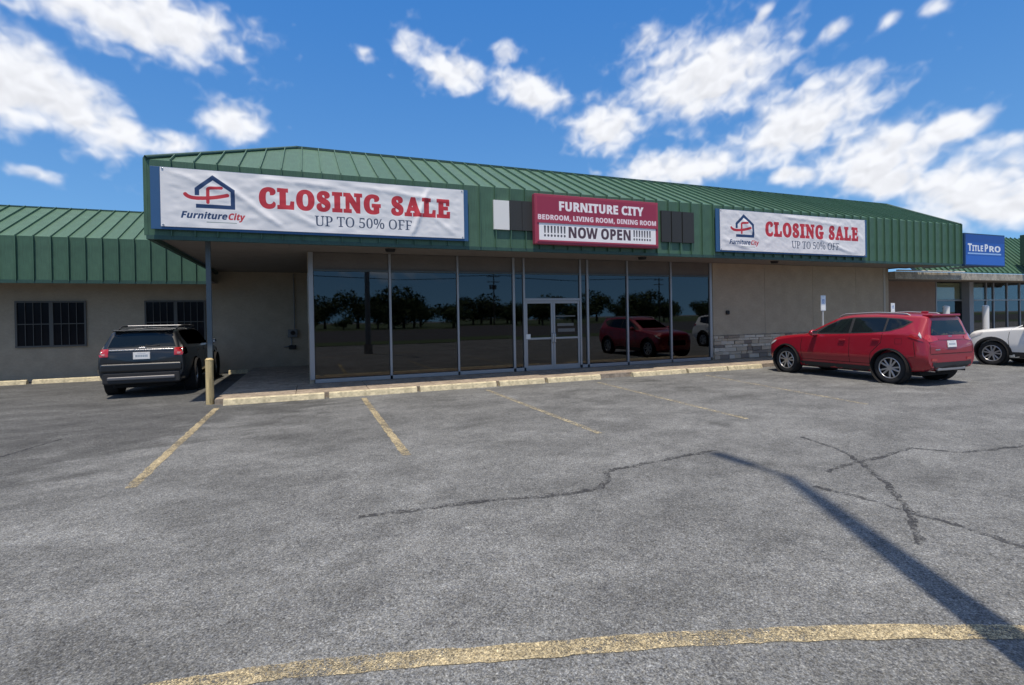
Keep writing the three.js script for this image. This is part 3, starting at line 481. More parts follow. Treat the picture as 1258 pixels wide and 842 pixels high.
// ------------------------------------------------------------------ cars: lofted body with cut arches, everything else laid on or set into it
// local frame: nose at -z, x to the car's right, wheels on y = 0
function pchip(xs, ys, x) {
  const n = xs.length; let i = 0; while (i < n - 2 && x > xs[i + 1]) i++;
  const h = (k) => xs[k + 1] - xs[k], d = (k) => (ys[k + 1] - ys[k]) / h(k);
  const slope = (k) => { if (k === 0) return d(0); if (k === n - 1) return d(n - 2); const a = d(k - 1), b = d(k); return a * b <= 0 ? 0 : 2 * a * b / (a + b); };
  const t = clamp((x - xs[i]) / h(i)), m0 = slope(i) * h(i), m1 = slope(i + 1) * h(i), t2 = t * t, t3 = t2 * t;
  return (2 * t3 - 3 * t2 + 1) * ys[i] + (t3 - 2 * t2 + t) * m0 + (-2 * t3 + 3 * t2) * ys[i + 1] + (t3 - t2) * m1;
}
function bodyGeo(keys) { // keys: z, yb, wS, yM, wM, yB, wB, yT, wT
  const zs = [], K = keys.map((k) => k[0]); for (let i = 0; i < keys.length - 1; i++) { const n = Math.max(1, Math.round((K[i + 1] - K[i]) / 0.07)); for (let j = 0; j < n; j++) zs.push(mix(K[i], K[i + 1], j / n)); } zs.push(K[K.length - 1]);
  const rings = zs.map((z) => {
    const [yb, wS, yM, wM, yB, wB, yT, wT] = [1, 2, 3, 4, 5, 6, 7, 8].map((c) => pchip(K, keys.map((k) => k[c]), z));
    let h = [[0, yb], [wS * 0.9, yb], [wS, yb + 0.07], [wM, yM - 0.06], [wM, yM + 0.08], [wB, yB - 0.02], [wB - 0.012, yB + 0.012], [wT + 0.02, yT - 0.09], [wT - 0.02, yT - 0.03], [wT - 0.16, yT], [0, yT + 0.022]];
    for (let it = 0; it < 2; it++) { const q = [h[0]]; for (let i = 0; i < h.length - 1; i++) { const a = h[i], b = h[i + 1]; if (i) q.push([mix(a[0], b[0], 0.25), mix(a[1], b[1], 0.25)]); if (i < h.length - 2) q.push([mix(a[0], b[0], 0.75), mix(a[1], b[1], 0.75)]); } q.push(h[h.length - 1]); h = q; }
    const full = h.map((p) => [p[0], p[1], z]); for (let i = h.length - 2; i > 0; i--) full.push([-h[i][0], h[i][1], z]); return full;
  });
  const n = rings[0].length, pos = rings.flat(2), idx = [];
  for (let i = 0; i < rings.length - 1; i++) for (let j = 0; j < n; j++) { const a = i * n + j, b = i * n + (j + 1) % n, c = a + n, d = b + n; idx.push(a, b, c, b, d, c); }
  const cap = (k, flip) => { const R = rings[k], cy = R.reduce((s, p) => s + p[1], 0) / n, o = pos.length / 3; pos.push(0, cy, R[0][2]); for (let j = 0; j < n; j++) { const a = k * n + j, b = k * n + (j + 1) % n; flip ? idx.push(o, b, a) : idx.push(o, a, b); } };
  cap(0, true); cap(rings.length - 1, false);
  const g = new THREE.BufferGeometry(); g.setAttribute('position', new THREE.Float32BufferAttribute(pos, 3)); g.setIndex(idx);
  const c = toCreasedNormals(g, 0.62); return uvm(c);
}
const evaluator = new Evaluator(); evaluator.attributes = ['position', 'normal', 'uv']; evaluator.useGroups = false;
function makeCar(o) {
  const root = thing('parked_car', o.label, 'car', o.pos, o.turn ?? 0), raw = bodyGeo(o.keys), R = o.wheelR, arch = R * 1.13;
  let brush = new Brush(raw); brush.updateMatrixWorld();
  for (const z of o.axles) for (const s of [-1, 1]) { const cg = new THREE.CylinderGeometry(arch, arch, 0.5, 40); cg.rotateZ(Math.PI / 2); cg.translate(s * (o.track + 0.17), R + 0.02, z); uvm(cg); const b = new Brush(cg); b.updateMatrixWorld(); brush = evaluator.evaluate(brush, b, SUBTRACTION); }
  part('body', brush.geometry, o.paint, root);
  for (const z of o.axles) for (const s of [-1, 1]) { const lg = new THREE.CylinderGeometry(arch - 0.004, arch - 0.004, 0.26, 32, 1, true); lg.rotateZ(Math.PI / 2); lg.translate(s * (o.track - 0.07 + 0.1), R + 0.02, z); part('wheel_arch_liner', lg, M.black, root); }
  const target = new THREE.Mesh(raw, new THREE.MeshBasicMaterial({ side: THREE.DoubleSide })); target.updateMatrixWorld(); const rc = new THREE.Raycaster();
  const tess = new TessellateModifier(0.10, 5);
  // lay a flat outline on the body: 'L'/'R' outline is (z, y), 'B'/'F' outline is (x, y)
  function lay(pts, side, off = 0.005, holes) {
    const sh = new THREE.Shape(pts.map((p) => new THREE.Vector2(...p))); if (holes) for (const h of holes) sh.holes.push(new THREE.Path(h.map((p) => new THREE.Vector2(...p))));
    let g = new THREE.ShapeGeometry(sh).toNonIndexed(); g = tess.modify(g); const p = g.attributes.position, memo = {}, out = [], nor = [];
    const hit = (a, b) => { const k = `${a.toFixed(4)},${b.toFixed(4)}`; if (k in memo) return memo[k]; const O = side === 'L' ? [-3, b, a] : side === 'R' ? [3, b, a] : side === 'B' ? [a, b, 5] : [a, b, -5], D = side === 'L' ? [1, 0, 0] : side === 'R' ? [-1, 0, 0] : side === 'B' ? [0, 0, -1] : [0, 0, 1];
      rc.set(new THREE.Vector3(...O), new THREE.Vector3(...D)); const h = rc.intersectObject(target)[0]; if (!h) return memo[k] = null; const n = h.face.normal.clone(); if (n.dot(rc.ray.direction) > 0) n.negate(); return memo[k] = [h.point.clone().addScaledVector(n, off), n]; };
    for (let i = 0; i < p.count; i += 3) { const v = [0, 1, 2].map((k) => hit(p.getX(i + k), p.getY(i + k))); if (v.some((q) => !q)) continue; for (const q of v) { out.push(q[0].x, q[0].y, q[0].z); nor.push(q[1].x, q[1].y, q[1].z); } }
    const r = new THREE.BufferGeometry(); r.setAttribute('position', new THREE.Float32BufferAttribute(out, 3)); r.setAttribute('normal', new THREE.Float32BufferAttribute(nor, 3)); r.setAttribute('uv', new THREE.Float32BufferAttribute(new Float32Array(out.length / 3 * 2), 2)); return r;
  }
  const rect = (a, b, c, d) => [[a, c], [b, c], [b, d], [a, d]], line = (pts, w) => { const u = [], l = []; pts.forEach((p, i) => { const q = pts[Math.min(i + 1, pts.length - 1)], r = pts[Math.max(i - 1, 0)], dx = q[0] - r[0], dy = q[1] - r[1], L = Math.hypot(dx, dy); u.push([p[0] - dy / L * w / 2, p[1] + dx / L * w / 2]); l.unshift([p[0] + dy / L * w / 2, p[1] - dx / L * w / 2]); }); return u.concat(l); };
  const arc = (z, r, a0, a1, n = 16) => Array.from({ length: n + 1 }, (_, i) => { const a = mix(a0, a1, i / n); return [z + Math.cos(a) * r, R + 0.02 + Math.sin(a) * r]; });
  const K = { root, lay, rect, line, arc, R };
  for (const S of ['L', 'R']) {
    part('window_trim', lay(o.sideGlass, S, 0.004), M.plastic, root);
    for (const w of o.panes) part('window', lay(w, S, 0.008), o.glass, root);
    for (const s of o.seams) part('panel_gap', lay(line(s, 0.011), S, 0.003), M.black, root);
    part('sill_cladding', lay(rect(o.axles[0] + arch + 0.005, o.axles[1] - arch - 0.005, o.sill[0], o.sill[1]), S, 0.006), M.plastic, root);
    for (const z of o.axles) part('arch_cladding', lay([...arc(z, arch + o.cladding, -0.12, Math.PI + 0.12), ...arc(z, arch + 0.001, Math.PI + 0.12, -0.12)], S, 0.007), M.plastic, root);
    for (const [z, y] of o.handles) { const h = new THREE.CapsuleGeometry(0.014, 0.15, 4, 8); h.rotateX(Math.PI / 2); const q = lay(rect(z - 0.01, z + 0.01, y - 0.01, y + 0.01), S, 0.022).attributes.position; h.translate(q.getX(0), y, z); part('door_handle', h, o.handleMat ?? o.paint, root); }
    const sx = S === 'L' ? -1 : 1, [mz, my] = o.mirror, mp = lay(rect(mz - 0.01, mz + 0.01, my - 0.01, my + 0.01), S, 0).attributes.position.getX(0);
    const mg = new THREE.SphereGeometry(1, 20, 14), mpos = mg.attributes.position; for (let i = 0; i < mpos.count; i++) mpos.setZ(i, Math.min(mpos.getZ(i), 0.45)); mg.scale(0.115, 0.085, 0.10); mg.translate(mp + sx * 0.15, my + 0.035, mz); mg.computeVertexNormals();
    const mr = part('mirror', [mg, rbox(Math.min(mp, mp + sx * 0.09), Math.max(mp, mp + sx * 0.09), my - 0.035, my + 0.01, mz - 0.04, mz + 0.035, 0.012)], o.mirrorMat ?? o.paint, root);
    part('mirror_glass', rbox(mp + sx * 0.15 - 0.085, mp + sx * 0.15 + 0.085, my - 0.02, my + 0.09, mz + 0.046, mz + 0.05, 0.002), M.chrome, mr);
    if (o.rails) part('roof_rail', tube(o.rails.map(([z, y, x]) => [sx * x, y, z]), 0.018, 8), o.railMat ?? M.plastic, root);
  }
  for (const z of o.axles) for (const s of [-1, 1]) {
    const w = group('wheel', root); w.position.set(s * (o.track - 0.015), R, z); w.rotation.y = s > 0 ? 0 : Math.PI; w.rotation.x = 0.3 + z;
    const W = 0.105, prof = [[R * 0.66, -W], [R * 0.9, -W - 0.004], [R * 0.97, -W * 0.86], [R, -W * 0.6], [R, W * 0.6], [R * 0.97, W * 0.86], [R * 0.9, W + 0.004], [R * 0.66, W], [R * 0.64, W * 0.6]];
    const tg = new THREE.LatheGeometry(prof.map((p) => new THREE.Vector2(...p)), 44); tg.rotateZ(-Math.PI / 2); part('tire', tg, M.rubber, w);
    const back = new THREE.CylinderGeometry(R * 0.64, R * 0.64, 0.02, 32); back.rotateZ(Math.PI / 2); back.translate(W * 0.25, 0, 0); part('brake_disc', back, M.dark, w);
    const sp = [], rim = new THREE.TorusGeometry(R * 0.645, 0.016, 8, 44); rim.rotateY(Math.PI / 2); rim.translate(W * 0.9, 0, 0); sp.push(rim);
    for (let k = 0; k < 5; k++) for (const e of [-0.24, 0.24]) { const sh = new THREE.Shape([[-0.014, 0.03], [0.014, 0.03], [0.016, R * 0.64], [-0.016, R * 0.64]].map((p) => new THREE.Vector2(...p))); const g = new THREE.ExtrudeGeometry(sh, { depth: 0.02, bevelEnabled: true, bevelSize: 0.005, bevelThickness: 0.005, bevelSegments: 1 }); g.rotateZ(e); g.rotateY(Math.PI / 2); g.rotateX(k * Math.PI * 0.4); g.translate(W * 0.62, 0, 0); sp.push(uvm(g)); }
    const hub = new THREE.CylinderGeometry(0.055, 0.06, 0.05, 20); hub.rotateZ(Math.PI / 2); hub.translate(W * 0.7, 0, 0); sp.push(hub); part('rim', sp, M.rim, w);
  }
  o.extra(K); return root;
}
const paint = (c, m = 0.25) => new THREE.MeshPhysicalMaterial({ color: col(...c), roughness: 0.38, metalness: m, clearcoat: 0.8, clearcoatRoughness: 0.06 });
const carGlass = phys([0.008, 0.012, 0.014], 0.04, { ior: 1.48 }), lampRed = phys([0.42, 0.02, 0.025], 0.15, { clearcoat: 1 }), lampPink = phys([0.45, 0.2, 0.2], 0.15, { clearcoat: 1 }), lampClear = phys([0.62, 0.60, 0.60], 0.12, { clearcoat: 1 });
const plateTex = canvasTex(256, 128, (g, w, h) => { g.fillStyle = '#e9ebec'; g.fillRect(0, 0, w, h); g.fillStyle = '#9aa7b4'; g.fillRect(30, 46, 196, 44); g.fillStyle = '#c8ced6'; g.fillRect(60, 14, 136, 14); for (let i = 0; i < 6; i++) { g.fillStyle = '#e9ebec'; g.fillRect(58 + i * 28, 46, 6, 44); } });
const plateMat = new THREE.MeshStandardMaterial({ map: plateTex, roughness: 0.5 });
function plate(K, x, y, z, w = 0.31, h = 0.155, tilt = 0) { const g = rbox(-w / 2, w / 2, -h / 2, h / 2, -0.004, 0.004, 0.003); const p = part('license_plate', g, M.white, K.root); p.position.set(x, y, z); p.rotation.x = tilt; const f = new THREE.PlaneGeometry(w - 0.02, h - 0.015); f.translate(0, 0, 0.0065); part('plate_face', f, plateMat, p); }

// red SUV
const redPaint = paint([0.31, 0.004, 0.018], 0.1);
makeCar({
  label: 'red SUV parked nose-in facing the tan wall', pos: [13.42, 0, -9.27], turn: -0.02, paint: redPaint, glass: carGlass, wheelR: 0.365, axles: [-1.45, 1.37], track: 0.775,
  keys: [[-2.16, 0.38, 0.52, 0.55, 0.60, 0.72, 0.58, 0.84, 0.54], [-2.11, 0.29, 0.66, 0.56, 0.74, 0.80, 0.72, 0.94, 0.63], [-1.98, 0.25, 0.75, 0.58, 0.82, 0.88, 0.79, 1.00, 0.69], [-1.72, 0.24, 0.80, 0.60, 0.865, 0.94, 0.825, 1.045, 0.72], [-1.25, 0.23, 0.81, 0.62, 0.875, 1.01, 0.845, 1.09, 0.75], [-0.96, 0.22, 0.81, 0.62, 0.875, 1.045, 0.85, 1.115, 0.765], [-0.86, 0.22, 0.81, 0.62, 0.875, 1.05, 0.85, 1.165, 0.735], [-0.35, 0.22, 0.81, 0.62, 0.875, 1.07, 0.848, 1.42, 0.665], [0.05, 0.22, 0.81, 0.62, 0.872, 1.09, 0.846, 1.585, 0.62], [0.35, 0.22, 0.81, 0.62, 0.872, 1.10, 0.845, 1.625, 0.615], [0.95, 0.22, 0.81, 0.62, 0.875, 1.125, 0.845, 1.635, 0.615], [1.45, 0.24, 0.81, 0.64, 0.88, 1.15, 0.845, 1.62, 0.605], [1.86, 0.30, 0.80, 0.66, 0.865, 1.16, 0.825, 1.585, 0.59], [2.00, 0.32, 0.78, 0.66, 0.855, 1.14, 0.815, 1.55, 0.58], [2.03, 0.34, 0.77, 0.66, 0.85, 1.11, 0.81, 1.48, 0.60], [2.09, 0.36, 0.76, 0.66, 0.84, 1.03, 0.80, 1.16, 0.70], [2.12, 0.37, 0.75, 0.66, 0.83, 1.00, 0.79, 1.10, 0.71], [2.16, 0.40, 0.73, 0.62, 0.80, 0.90, 0.77, 1.0, 0.69]],
  sideGlass: [[-0.80, 1.10], [-0.30, 1.355], [0.05, 1.50], [0.40, 1.545], [1.05, 1.545], [1.55, 1.505], [1.78, 1.435], [1.62, 1.31], [1.35, 1.215], [0.9, 1.17], [0.2, 1.135]],
  panes: [[[-0.52, 1.145], [-0.27, 1.33], [0.06, 1.475], [0.36, 1.515], [0.36, 1.165]], [[0.43, 1.168], [0.43, 1.52], [1.05, 1.52], [1.2, 1.512], [1.2, 1.215], [0.9, 1.192]], [[1.25, 1.222], [1.25, 1.508], [1.53, 1.482], [1.72, 1.425], [1.58, 1.325], [1.36, 1.245]]],
  seams: [[[-0.93, 1.06], [-0.98, 0.80], [-0.94, 0.42]], [[0.40, 1.12], [0.40, 0.42]], [[1.20, 1.17], [1.18, 0.95], [0.94, 0.70], [0.90, 0.42]], [[-0.94, 0.435], [0.90, 0.435]], [[1.88, 1.0], [1.93, 0.66], [1.78, 0.62]]],
  sill: [0.24, 0.37], cladding: 0.028, handles: [[0.22, 0.99], [1.06, 1.02]], mirror: [-0.52, 1.11], mirrorMat: redPaint, rails: [[-0.05, 1.565, 0.56], [0.1, 1.625, 0.555], [0.9, 1.655, 0.55], [1.55, 1.62, 0.54], [1.65, 1.57, 0.54]], railMat: M.alu,
  extra(K) {
    const { root, lay, rect } = K;
    part('rear_window', lay([[-0.60, 1.13], [0.60, 1.13], [0.55, 1.30], [0.46, 1.455], [-0.46, 1.455], [-0.55, 1.30]], 'B', 0.006), carGlass, root);
    part('windshield', lay([[-0.62, 1.17], [0.62, 1.17], [0.52, 1.50], [-0.52, 1.50]], 'F', 0.006), carGlass, root);
    part('spoiler', rbox(-0.50, 0.50, 1.545, 1.598, 1.86, 2.07, 0.02, 3), redPaint, root);
    for (const s of [-1, 1]) {
      const q = (a) => a.map(([x, y]) => [s * x, y]);
      part('tail_lamp', lay(q([[0.46, 1.02], [0.74, 0.98], [0.80, 1.07], [0.72, 1.16], [0.47, 1.09]]), 'B', 0.010), lampRed, root);
      part('tail_lamp', lay([[1.76, 1.10], [2.08, 0.99], [2.05, 1.07], [1.97, 1.17], [1.86, 1.19]], s < 0 ? 'L' : 'R', 0.010), lampRed, root);
      part('lamp_lens', lay([[1.97, 1.14], [2.035, 1.06], [2.02, 1.13], [1.975, 1.20]], s < 0 ? 'L' : 'R', 0.014), lampClear, root);
      part('reflector', lay(q(rect(0.52, 0.69, 0.56, 0.62)), 'B', 0.008), lampRed, root);
      part('headlight', lay([[-2.09, 0.80], [-1.90, 0.90], [-1.80, 0.92], [-1.88, 0.85], [-2.08, 0.75]], s < 0 ? 'L' : 'R', 0.008), lampClear, root);
      part('exhaust', tube([[s * 0.5, 0.33, 1.9], [s * 0.5, 0.33, 2.13]], 0.03, 10, 2), M.chrome, root);
    }
    part('garnish', lay(rect(-0.44, 0.44, 1.025, 1.055), 'B', 0.012), redPaint, root);
    part('panel_gap', lay(rect(-0.72, 0.72, 0.715, 0.727), 'B', 0.004), M.black, root);
    part('bumper_cladding', lay([[-0.70, 0.40], [0.70, 0.40], [0.66, 0.53], [-0.66, 0.53]], 'B', 0.008), M.plastic, root);
    part('skid_plate', rbox(-0.48, 0.48, 0.34, 0.42, 1.98, 2.165, 0.02), M.alu, root);
    part('underbody', rbox(-0.62, 0.62, 0.20, 0.34, -1.9, 1.9, 0.04), M.black, root);
    plate(K, 0.0, 0.93, 2.166, 0.31, 0.15, -0.1);
    part('badge', rbox(-0.06, 0.06, 1.075, 1.115, 2.118, 2.134, 0.012), M.chrome, root); part('badge', rbox(-0.56, -0.40, 0.80, 0.825, 2.14, 2.166, 0.004), M.chrome, root);
    for (const s of [-1, 1]) { part('panel_gap', lay(K.line([[s * 0.735, 0.73], [s * 0.73, 0.98]], 0.011), 'B', 0.004), M.black, root); part('body_crease', lay(K.line([[-0.85, 0.50], [0.9, 0.56]], 0.02), s < 0 ? 'L' : 'R', 0.006), redPaint, root); part('fuel_door', lay(K.line([[1.50, 0.93], [1.64, 0.93], [1.64, 1.06], [1.50, 1.06], [1.50, 0.935]], 0.006), s < 0 ? 'L' : 'R', 0.004), M.black, root); }
    part('antenna_fin', rbox(-0.02, 0.02, 1.60, 1.67, 1.55, 1.70, 0.015), redPaint, root);
    part('wiper', tube([[0.0, 1.14, 2.075], [0.28, 1.19, 2.065]], 0.009, 6), M.plastic, root);
    part('grille', lay(rect(-0.42, 0.42, 0.48, 0.68), 'F', 0.006), M.plastic, root);
  },
});
// dark SUV half under the porch roof
const darkPaint = paint([0.008, 0.011, 0.015], 0.1);
makeCar({
  label: 'dark blue-grey SUV parked nose-in beside the porch post', pos: [-3.62, 0, -16.72], turn: 0, paint: darkPaint, glass: carGlass, wheelR: 0.375, axles: [-1.52, 1.40], track: 0.79,
  keys: [[-2.5, 0.42, 0.5, 0.6, 0.56, 0.76, 0.54, 0.86, 0.48], [-2.42, 0.32, 0.68, 0.62, 0.75, 0.86, 0.73, 0.97, 0.62], [-2.2, 0.27, 0.79, 0.64, 0.845, 0.95, 0.815, 1.04, 0.70], [-1.4, 0.26, 0.82, 0.66, 0.885, 1.03, 0.85, 1.10, 0.75], [-1.12, 0.25, 0.82, 0.66, 0.885, 1.05, 0.855, 1.13, 0.76], [-1.0, 0.25, 0.82, 0.66, 0.885, 1.06, 0.855, 1.19, 0.73], [-0.25, 0.25, 0.82, 0.66, 0.885, 1.09, 0.855, 1.545, 0.65], [0.2, 0.25, 0.82, 0.66, 0.885, 1.10, 0.855, 1.595, 0.65], [1.5, 0.26, 0.82, 0.68, 0.89, 1.11, 0.855, 1.595, 0.65], [2.05, 0.30, 0.82, 0.68, 0.88, 1.12, 0.845, 1.57, 0.645], [2.26, 0.33, 0.81, 0.68, 0.87, 1.12, 0.835, 1.54, 0.635], [2.32, 0.34, 0.80, 0.68, 0.865, 1.12, 0.83, 1.47, 0.65], [2.42, 0.35, 0.79, 0.68, 0.86, 1.08, 0.825, 1.18, 0.73], [2.46, 0.36, 0.78, 0.68, 0.85, 1.04, 0.82, 1.12, 0.76], [2.5, 0.38, 0.75, 0.66, 0.82, 0.96, 0.79, 1.03, 0.72]],
  sideGlass: [[-0.98, 1.13], [-0.45, 1.39], [-0.1, 1.51], [0.4, 1.545], [1.5, 1.545], [2.02, 1.52], [2.1, 1.40], [1.95, 1.19], [0.5, 1.15]],
  panes: [[[-0.75, 1.165], [-0.42, 1.36], [-0.08, 1.485], [0.15, 1.505], [0.15, 1.175]], [[0.22, 1.178], [0.22, 1.515], [1.1, 1.52], [1.1, 1.19]], [[1.17, 1.195], [1.17, 1.52], [1.5, 1.52], [1.98, 1.498], [2.06, 1.40], [1.93, 1.212]]],
  seams: [[[-1.08, 1.08], [-1.1, 0.8], [-1.06, 0.42]], [[0.18, 1.14], [0.18, 0.42]], [[1.12, 1.16], [1.1, 1.0], [0.9, 0.75], [0.86, 0.42]]],
  sill: [0.27, 0.42], cladding: 0.045, handles: [[0.0, 1.0], [0.96, 1.01]], mirror: [-0.70, 1.15], mirrorMat: M.plastic, rails: [[-0.15, 1.57, 0.59], [0.0, 1.635, 0.59], [0.9, 1.66, 0.59], [1.75, 1.64, 0.585], [1.9, 1.58, 0.58]], railMat: M.plastic,
  extra(K) {
    const { root, lay, rect } = K;
    part('rear_window', lay([[-0.66, 1.165], [0.66, 1.165], [0.60, 1.35], [0.53, 1.48], [-0.53, 1.48], [-0.60, 1.35]], 'B', 0.006), carGlass, root);
    part('windshield', lay([[-0.62, 1.2], [0.62, 1.2], [0.54, 1.5], [-0.54, 1.5]], 'F', 0.006), carGlass, root);
    part('spoiler', rbox(-0.58, 0.58, 1.535, 1.57, 2.1, 2.38, 0.014), darkPaint, root);
    part('cargo_crossbar', tube([[-0.59, 1.655, 1.3], [0.59, 1.655, 1.3]], 0.016, 8), M.alu, root);
    part('cargo_crossbar', tube([[-0.59, 1.655, 0.4], [0.59, 1.655, 0.4]], 0.016, 8), M.alu, root);
    part('chrome_strip', rbox(-0.63, 0.63, 1.085, 1.118, 2.452, 2.492, 0.008), M.chrome, root);
    for (const s of [-1, 1]) {
      const q = (a) => a.map(([x, y]) => [s * x, y]);
      part('tail_lamp', lay(q([[0.64, 0.96], [0.80, 0.96], [0.83, 1.06], [0.80, 1.13], [0.64, 1.13]]), 'B', 0.012), lampRed, root);
      part('lamp_lens', lay(q(rect(0.70, 0.77, 0.985, 1.03)), 'B', 0.018), lampPink, root);
      part('tail_lamp', lay([[2.18, 0.99], [2.44, 0.96], [2.44, 1.11], [2.24, 1.13]], s < 0 ? 'L' : 'R', 0.010), lampRed, root);
      part('exhaust', tube([[s * 0.56, 0.38, 2.3], [s * 0.56, 0.38, 2.53]], 0.04, 10, 2), M.chrome, root);
      part('reflector', lay(q(rect(0.60, 0.72, 0.62, 0.66)), 'B', 0.008), lampRed, root);
      part('headlight', lay([[-2.40, 0.86], [-2.1, 0.95], [-2.0, 0.96], [-2.1, 0.84], [-2.38, 0.78]], s < 0 ? 'L' : 'R', 0.008), lampClear, root);
    }
    part('bumper', [rbox(-0.80, 0.80, 0.60, 0.80, 2.40, 2.545, 0.05, 3)], darkPaint, root);
    part('panel_gap', lay(rect(-0.74, 0.74, 0.805, 0.82), 'B', 0.006), M.black, root);
    part('skid_plate', rbox(-0.66, 0.66, 0.42, 0.50, 2.42, 2.56, 0.025), std([0.16, 0.16, 0.17], 0.45, { metalness: 0.4 }), root);
    part('bumper_cladding', rbox(-0.76, 0.76, 0.33, 0.598, 2.36, 2.53, 0.04), M.plastic, root);
    part('underbody', rbox(-0.62, 0.62, 0.22, 0.36, -2.2, 2.3, 0.04), M.black, root);
    plate(K, 0.0, 0.97, 2.512, 0.33, 0.165); part('emblem', rbox(-0.07, 0.07, 1.135, 1.165, 2.44, 2.462, 0.012), M.chrome, root);
    part('wiper', tube([[0.0, 1.17, 2.44], [0.34, 1.2, 2.435]], 0.010, 6), M.plastic, root);
  },
});
// white SUV
const whitePaint = paint([0.78, 0.78, 0.76], 0.0);
makeCar({
  label: 'white SUV parked nose-in, farther along past the red SUV', pos: [20.05, 0, -7.72], turn: 0, paint: whitePaint, glass: carGlass, wheelR: 0.36, axles: [-1.44, 1.30], track: 0.775,
  keys: [[-2.20, 0.40, 0.42, 0.55, 0.5, 0.70, 0.48, 0.80, 0.42], [-2.13, 0.30, 0.62, 0.56, 0.71, 0.82, 0.69, 0.93, 0.60], [-1.98, 0.25, 0.75, 0.58, 0.81, 0.93, 0.79, 1.03, 0.70], [-1.70, 0.24, 0.80, 0.62, 0.865, 0.99, 0.83, 1.08, 0.73], [-1.25, 0.23, 0.81, 0.64, 0.875, 1.04, 0.85, 1.12, 0.76], [-0.98, 0.22, 0.81, 0.64, 0.875, 1.07, 0.855, 1.14, 0.77], [-0.88, 0.22, 0.81, 0.64, 0.875, 1.08, 0.855, 1.19, 0.74], [-0.10, 0.22, 0.81, 0.64, 0.872, 1.10, 0.85, 1.57, 0.63], [0.3, 0.22, 0.81, 0.64, 0.872, 1.11, 0.85, 1.64, 0.61], [1.4, 0.24, 0.81, 0.66, 0.878, 1.13, 0.85, 1.64, 0.60], [1.85, 0.30, 0.80, 0.68, 0.86, 1.14, 0.83, 1.60, 0.58], [1.98, 0.33, 0.78, 0.68, 0.85, 1.12, 0.81, 1.52, 0.58], [2.12, 0.37, 0.75, 0.68, 0.82, 1.02, 0.78, 1.12, 0.70], [2.20, 0.40, 0.72, 0.64, 0.79, 0.90, 0.76, 0.98, 0.68]],
  sideGlass: [[-0.86, 1.14], [-0.3, 1.40], [0.0, 1.54], [0.4, 1.58], [1.3, 1.58], [1.75, 1.52], [1.6, 1.26], [0.9, 1.17]],
  panes: [[[-0.60, 1.175], [-0.27, 1.37], [0.0, 1.505], [0.3, 1.545], [0.3, 1.19]], [[0.37, 1.193], [0.37, 1.55], [1.1, 1.55], [1.1, 1.21], [0.9, 1.195]], [[1.16, 1.22], [1.16, 1.55], [1.32, 1.55], [1.69, 1.50], [1.56, 1.28]]],
  seams: [[[-1.0, 1.08], [-1.04, 0.80], [-1.0, 0.44]], [[0.33, 1.14], [0.33, 0.44]], [[1.1, 1.17], [1.08, 0.95], [0.86, 0.72], [0.84, 0.44]]],
  sill: [0.24, 0.42], cladding: 0.075, handles: [[0.15, 1.02], [0.96, 1.03]], mirror: [-0.56, 1.16], mirrorMat: M.plastic, rails: [[0.0, 1.6, 0.56], [0.15, 1.66, 0.555], [0.9, 1.685, 0.55], [1.55, 1.65, 0.54], [1.65, 1.6, 0.54]],
  extra(K) {
    const { root, lay, rect } = K;
    part('windshield', lay([[-0.64, 1.21], [0.64, 1.21], [0.54, 1.52], [-0.54, 1.52]], 'F', 0.006), carGlass, root);
    part('rear_window', lay([[-0.60, 1.16], [0.60, 1.16], [0.48, 1.50], [-0.48, 1.50]], 'B', 0.006), carGlass, root);
    for (const s of [-1, 1]) {
      part('headlight', lay([[-2.10, 0.84], [-1.85, 0.97], [-1.66, 1.0], [-1.72, 0.91], [-2.06, 0.78]], s < 0 ? 'L' : 'R', 0.008), lampClear, root);
      part('tail_lamp', lay([[1.8, 1.12], [2.12, 1.0], [2.08, 1.12], [1.95, 1.2]], s < 0 ? 'L' : 'R', 0.010), lampRed, root);
    }
    part('grille', lay(rect(-0.44, 0.44, 0.50, 0.74), 'F', 0.006), M.plastic, root);
    part('bumper_cladding', lay(rect(-0.66, 0.66, 0.40, 0.54), 'B', 0.008), M.plastic, root);
    part('underbody', rbox(-0.62, 0.62, 0.20, 0.34, -1.9, 1.9, 0.04), M.black, root);
    plate(K, 0, 0.86, 2.21);
  },
});
// ------------------------------------------------------------------ across the lot, behind the viewer: what throws the pole shadow and what the panes mirror
{
  const t = thing('lamp_pole', 'tall tapered steel lamp pole standing in the lot, throwing its shadow across the asphalt', 'lamp pole', [2.86, 0, -0.72]), h = 11.0;
  part('shaft', cyl(0.14, 0.08, h, 0, 0.5, 0, 20), std([0.25, 0.25, 0.24], 0.5, { metalness: 0.5 }), t); part('base', [cyl(0.22, 0.21, 0.5, 0, 0, 0, 24)], M.concrete, t);
  part('arm', tube([[0, h + 0.4, 0], [0, h + 0.5, -0.25], [0, h + 0.52, -0.5]], 0.04, 8), M.alu, t); part('lamp_head', rbox(-0.09, 0.09, h + 0.46, h + 0.56, -1.05, -0.45, 0.03), M.alu, t);
}
{
  const sheet = (name, z0, z1, y, m, label, cat) => { const g = new THREE.PlaneGeometry(700, z1 - z0, 1, 1); g.rotateX(-Math.PI / 2); g.translate(10, y, (z0 + z1) / 2); solo(name, uvm(g), m, label, cat, null, 'structure'); };
  sheet('grass_verge', 9, 15, 0.03, M.grass, 'strip of mown grass between the parking lot and the road', 'grass'); sheet('road', 15, 68, 0.034, std([0.045, 0.045, 0.048], 0.9), 'dark asphalt road beyond the grass strip', 'road'); sheet('grass_verge', 68, 300, 0.038, M.grass, 'grass on the far side of the road below the trees', 'grass');
}
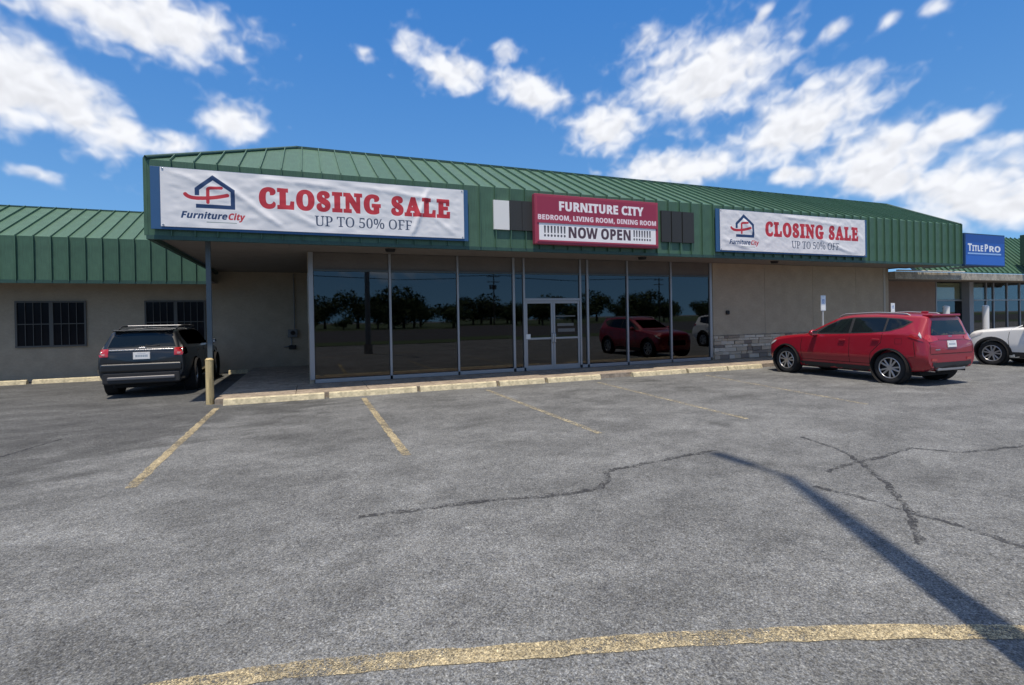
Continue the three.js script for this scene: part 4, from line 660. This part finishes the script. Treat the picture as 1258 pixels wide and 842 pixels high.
function utilityPole(x, z, h, label, big) {
  const t = thing('utility_pole', label, 'utility pole', [x, 0, z], 0, 'utility poles along the road');
  part('pole', cyl(0.17, 0.11, h, 0, 0, 0, 12), M.wood, t);
  for (const y of [h - 0.5, h - 1.6]) { part('crossarm', rbox(-1.35, 1.35, y - 0.07, y + 0.07, 0.12, 0.24, 0.01), M.wood, t); for (const k of [-1.2, -0.5, 0.5, 1.2]) part('insulator', cyl(0.05, 0.03, 0.18, k, y + 0.07, 0.18, 8), M.white, t); }
  if (big) for (const k of [-0.5, 0.05, 0.6]) part('transformer', cyl(0.24, 0.24, 0.9, k - 0.05, h - 3.1, 0.45, 16), std([0.2, 0.21, 0.22], 0.5), t);
  for (const k of [-1.2, -0.5, 0.5, 1.2]) part('wire', tube([[k - 40, h - 0.2, 0.18], [k - 20, h - 0.9, 0.18], [k, h - 0.25, 0.18]], 0.02, 4, 16), M.black, t);
}
utilityPole(36, 72, 10.5, 'wooden utility pole carrying three transformers beside the road', true); utilityPole(-4, 72, 10.5, 'wooden utility pole without transformers beside the road'); utilityPole(76, 72, 10.5, 'wooden utility pole without transformers beside the road');
{
  const r = rng(31), leafM = std([0.055, 0.085, 0.030], 0.9, { side: THREE.DoubleSide });
  const crown = (seed) => { const q = rng(seed), P = []; for (let i = 0; i < 2000; i++) { let x, y, z; const b = Math.floor(q() * 9), a = b * 2.4, R = 1.5 + (b % 3) * 0.35, cx = Math.cos(a) * (b ? 1.7 : 0), cz = Math.sin(a) * (b ? 1.7 : 0), cy = 2.6 + ((b * 7) % 5) * 0.62; do { x = q() * 2 - 1; y = q() * 2 - 1; z = q() * 2 - 1; } while (x * x + y * y + z * z > 1); const s = 0.22 + q() * 0.2, c = [cx + x * R, cy + y * R * 0.85, cz + z * R]; for (let k = 0; k < 3; k++) P.push(c[0] + (q() - 0.5) * s * 2, c[1] + (q() - 0.5) * s * 2, c[2] + (q() - 0.5) * s * 2); } const g = new THREE.BufferGeometry(); g.setAttribute('position', new THREE.Float32BufferAttribute(P, 3)); g.computeVertexNormals(); return clean(g); };
  const crowns = [crown(1), crown(2), crown(3)], trunk = mergeGeometries([cyl(0.24, 0.14, 3.0, 0, 0, 0, 9), tube([[0, 1.6, 0], [0.7, 2.6, 0.3], [1.3, 3.5, 0.5]], 0.07), tube([[0, 1.8, 0], [-0.8, 2.8, -0.2], [-1.3, 3.6, -0.6]], 0.07), tube([[0, 2.2, 0], [0.1, 3.6, -0.7]], 0.06)].map(clean));
  for (let i = 0; i < 70; i++) { const t = thing('oak_tree', 'broad green tree in the row across the road', 'tree', [-60 + i * 2.7 + (r() - 0.5) * 3, 0, 74 + r() * 30], r() * 6, 'trees across the road'), s = 0.6 + r() * 0.75; t.scale.set(s * (1 + r() * 0.5), s * (i % 4 === 1 ? 0.6 : 1), s * 1.2); part('trunk', trunk, M.wood, t); part('crown', crowns[i % 3], leafM, t); }
}
scene.traverse((o) => { if (o.isMesh) { o.castShadow = true; o.receiveShadow = true; } });
renderer.render(scene, camera);
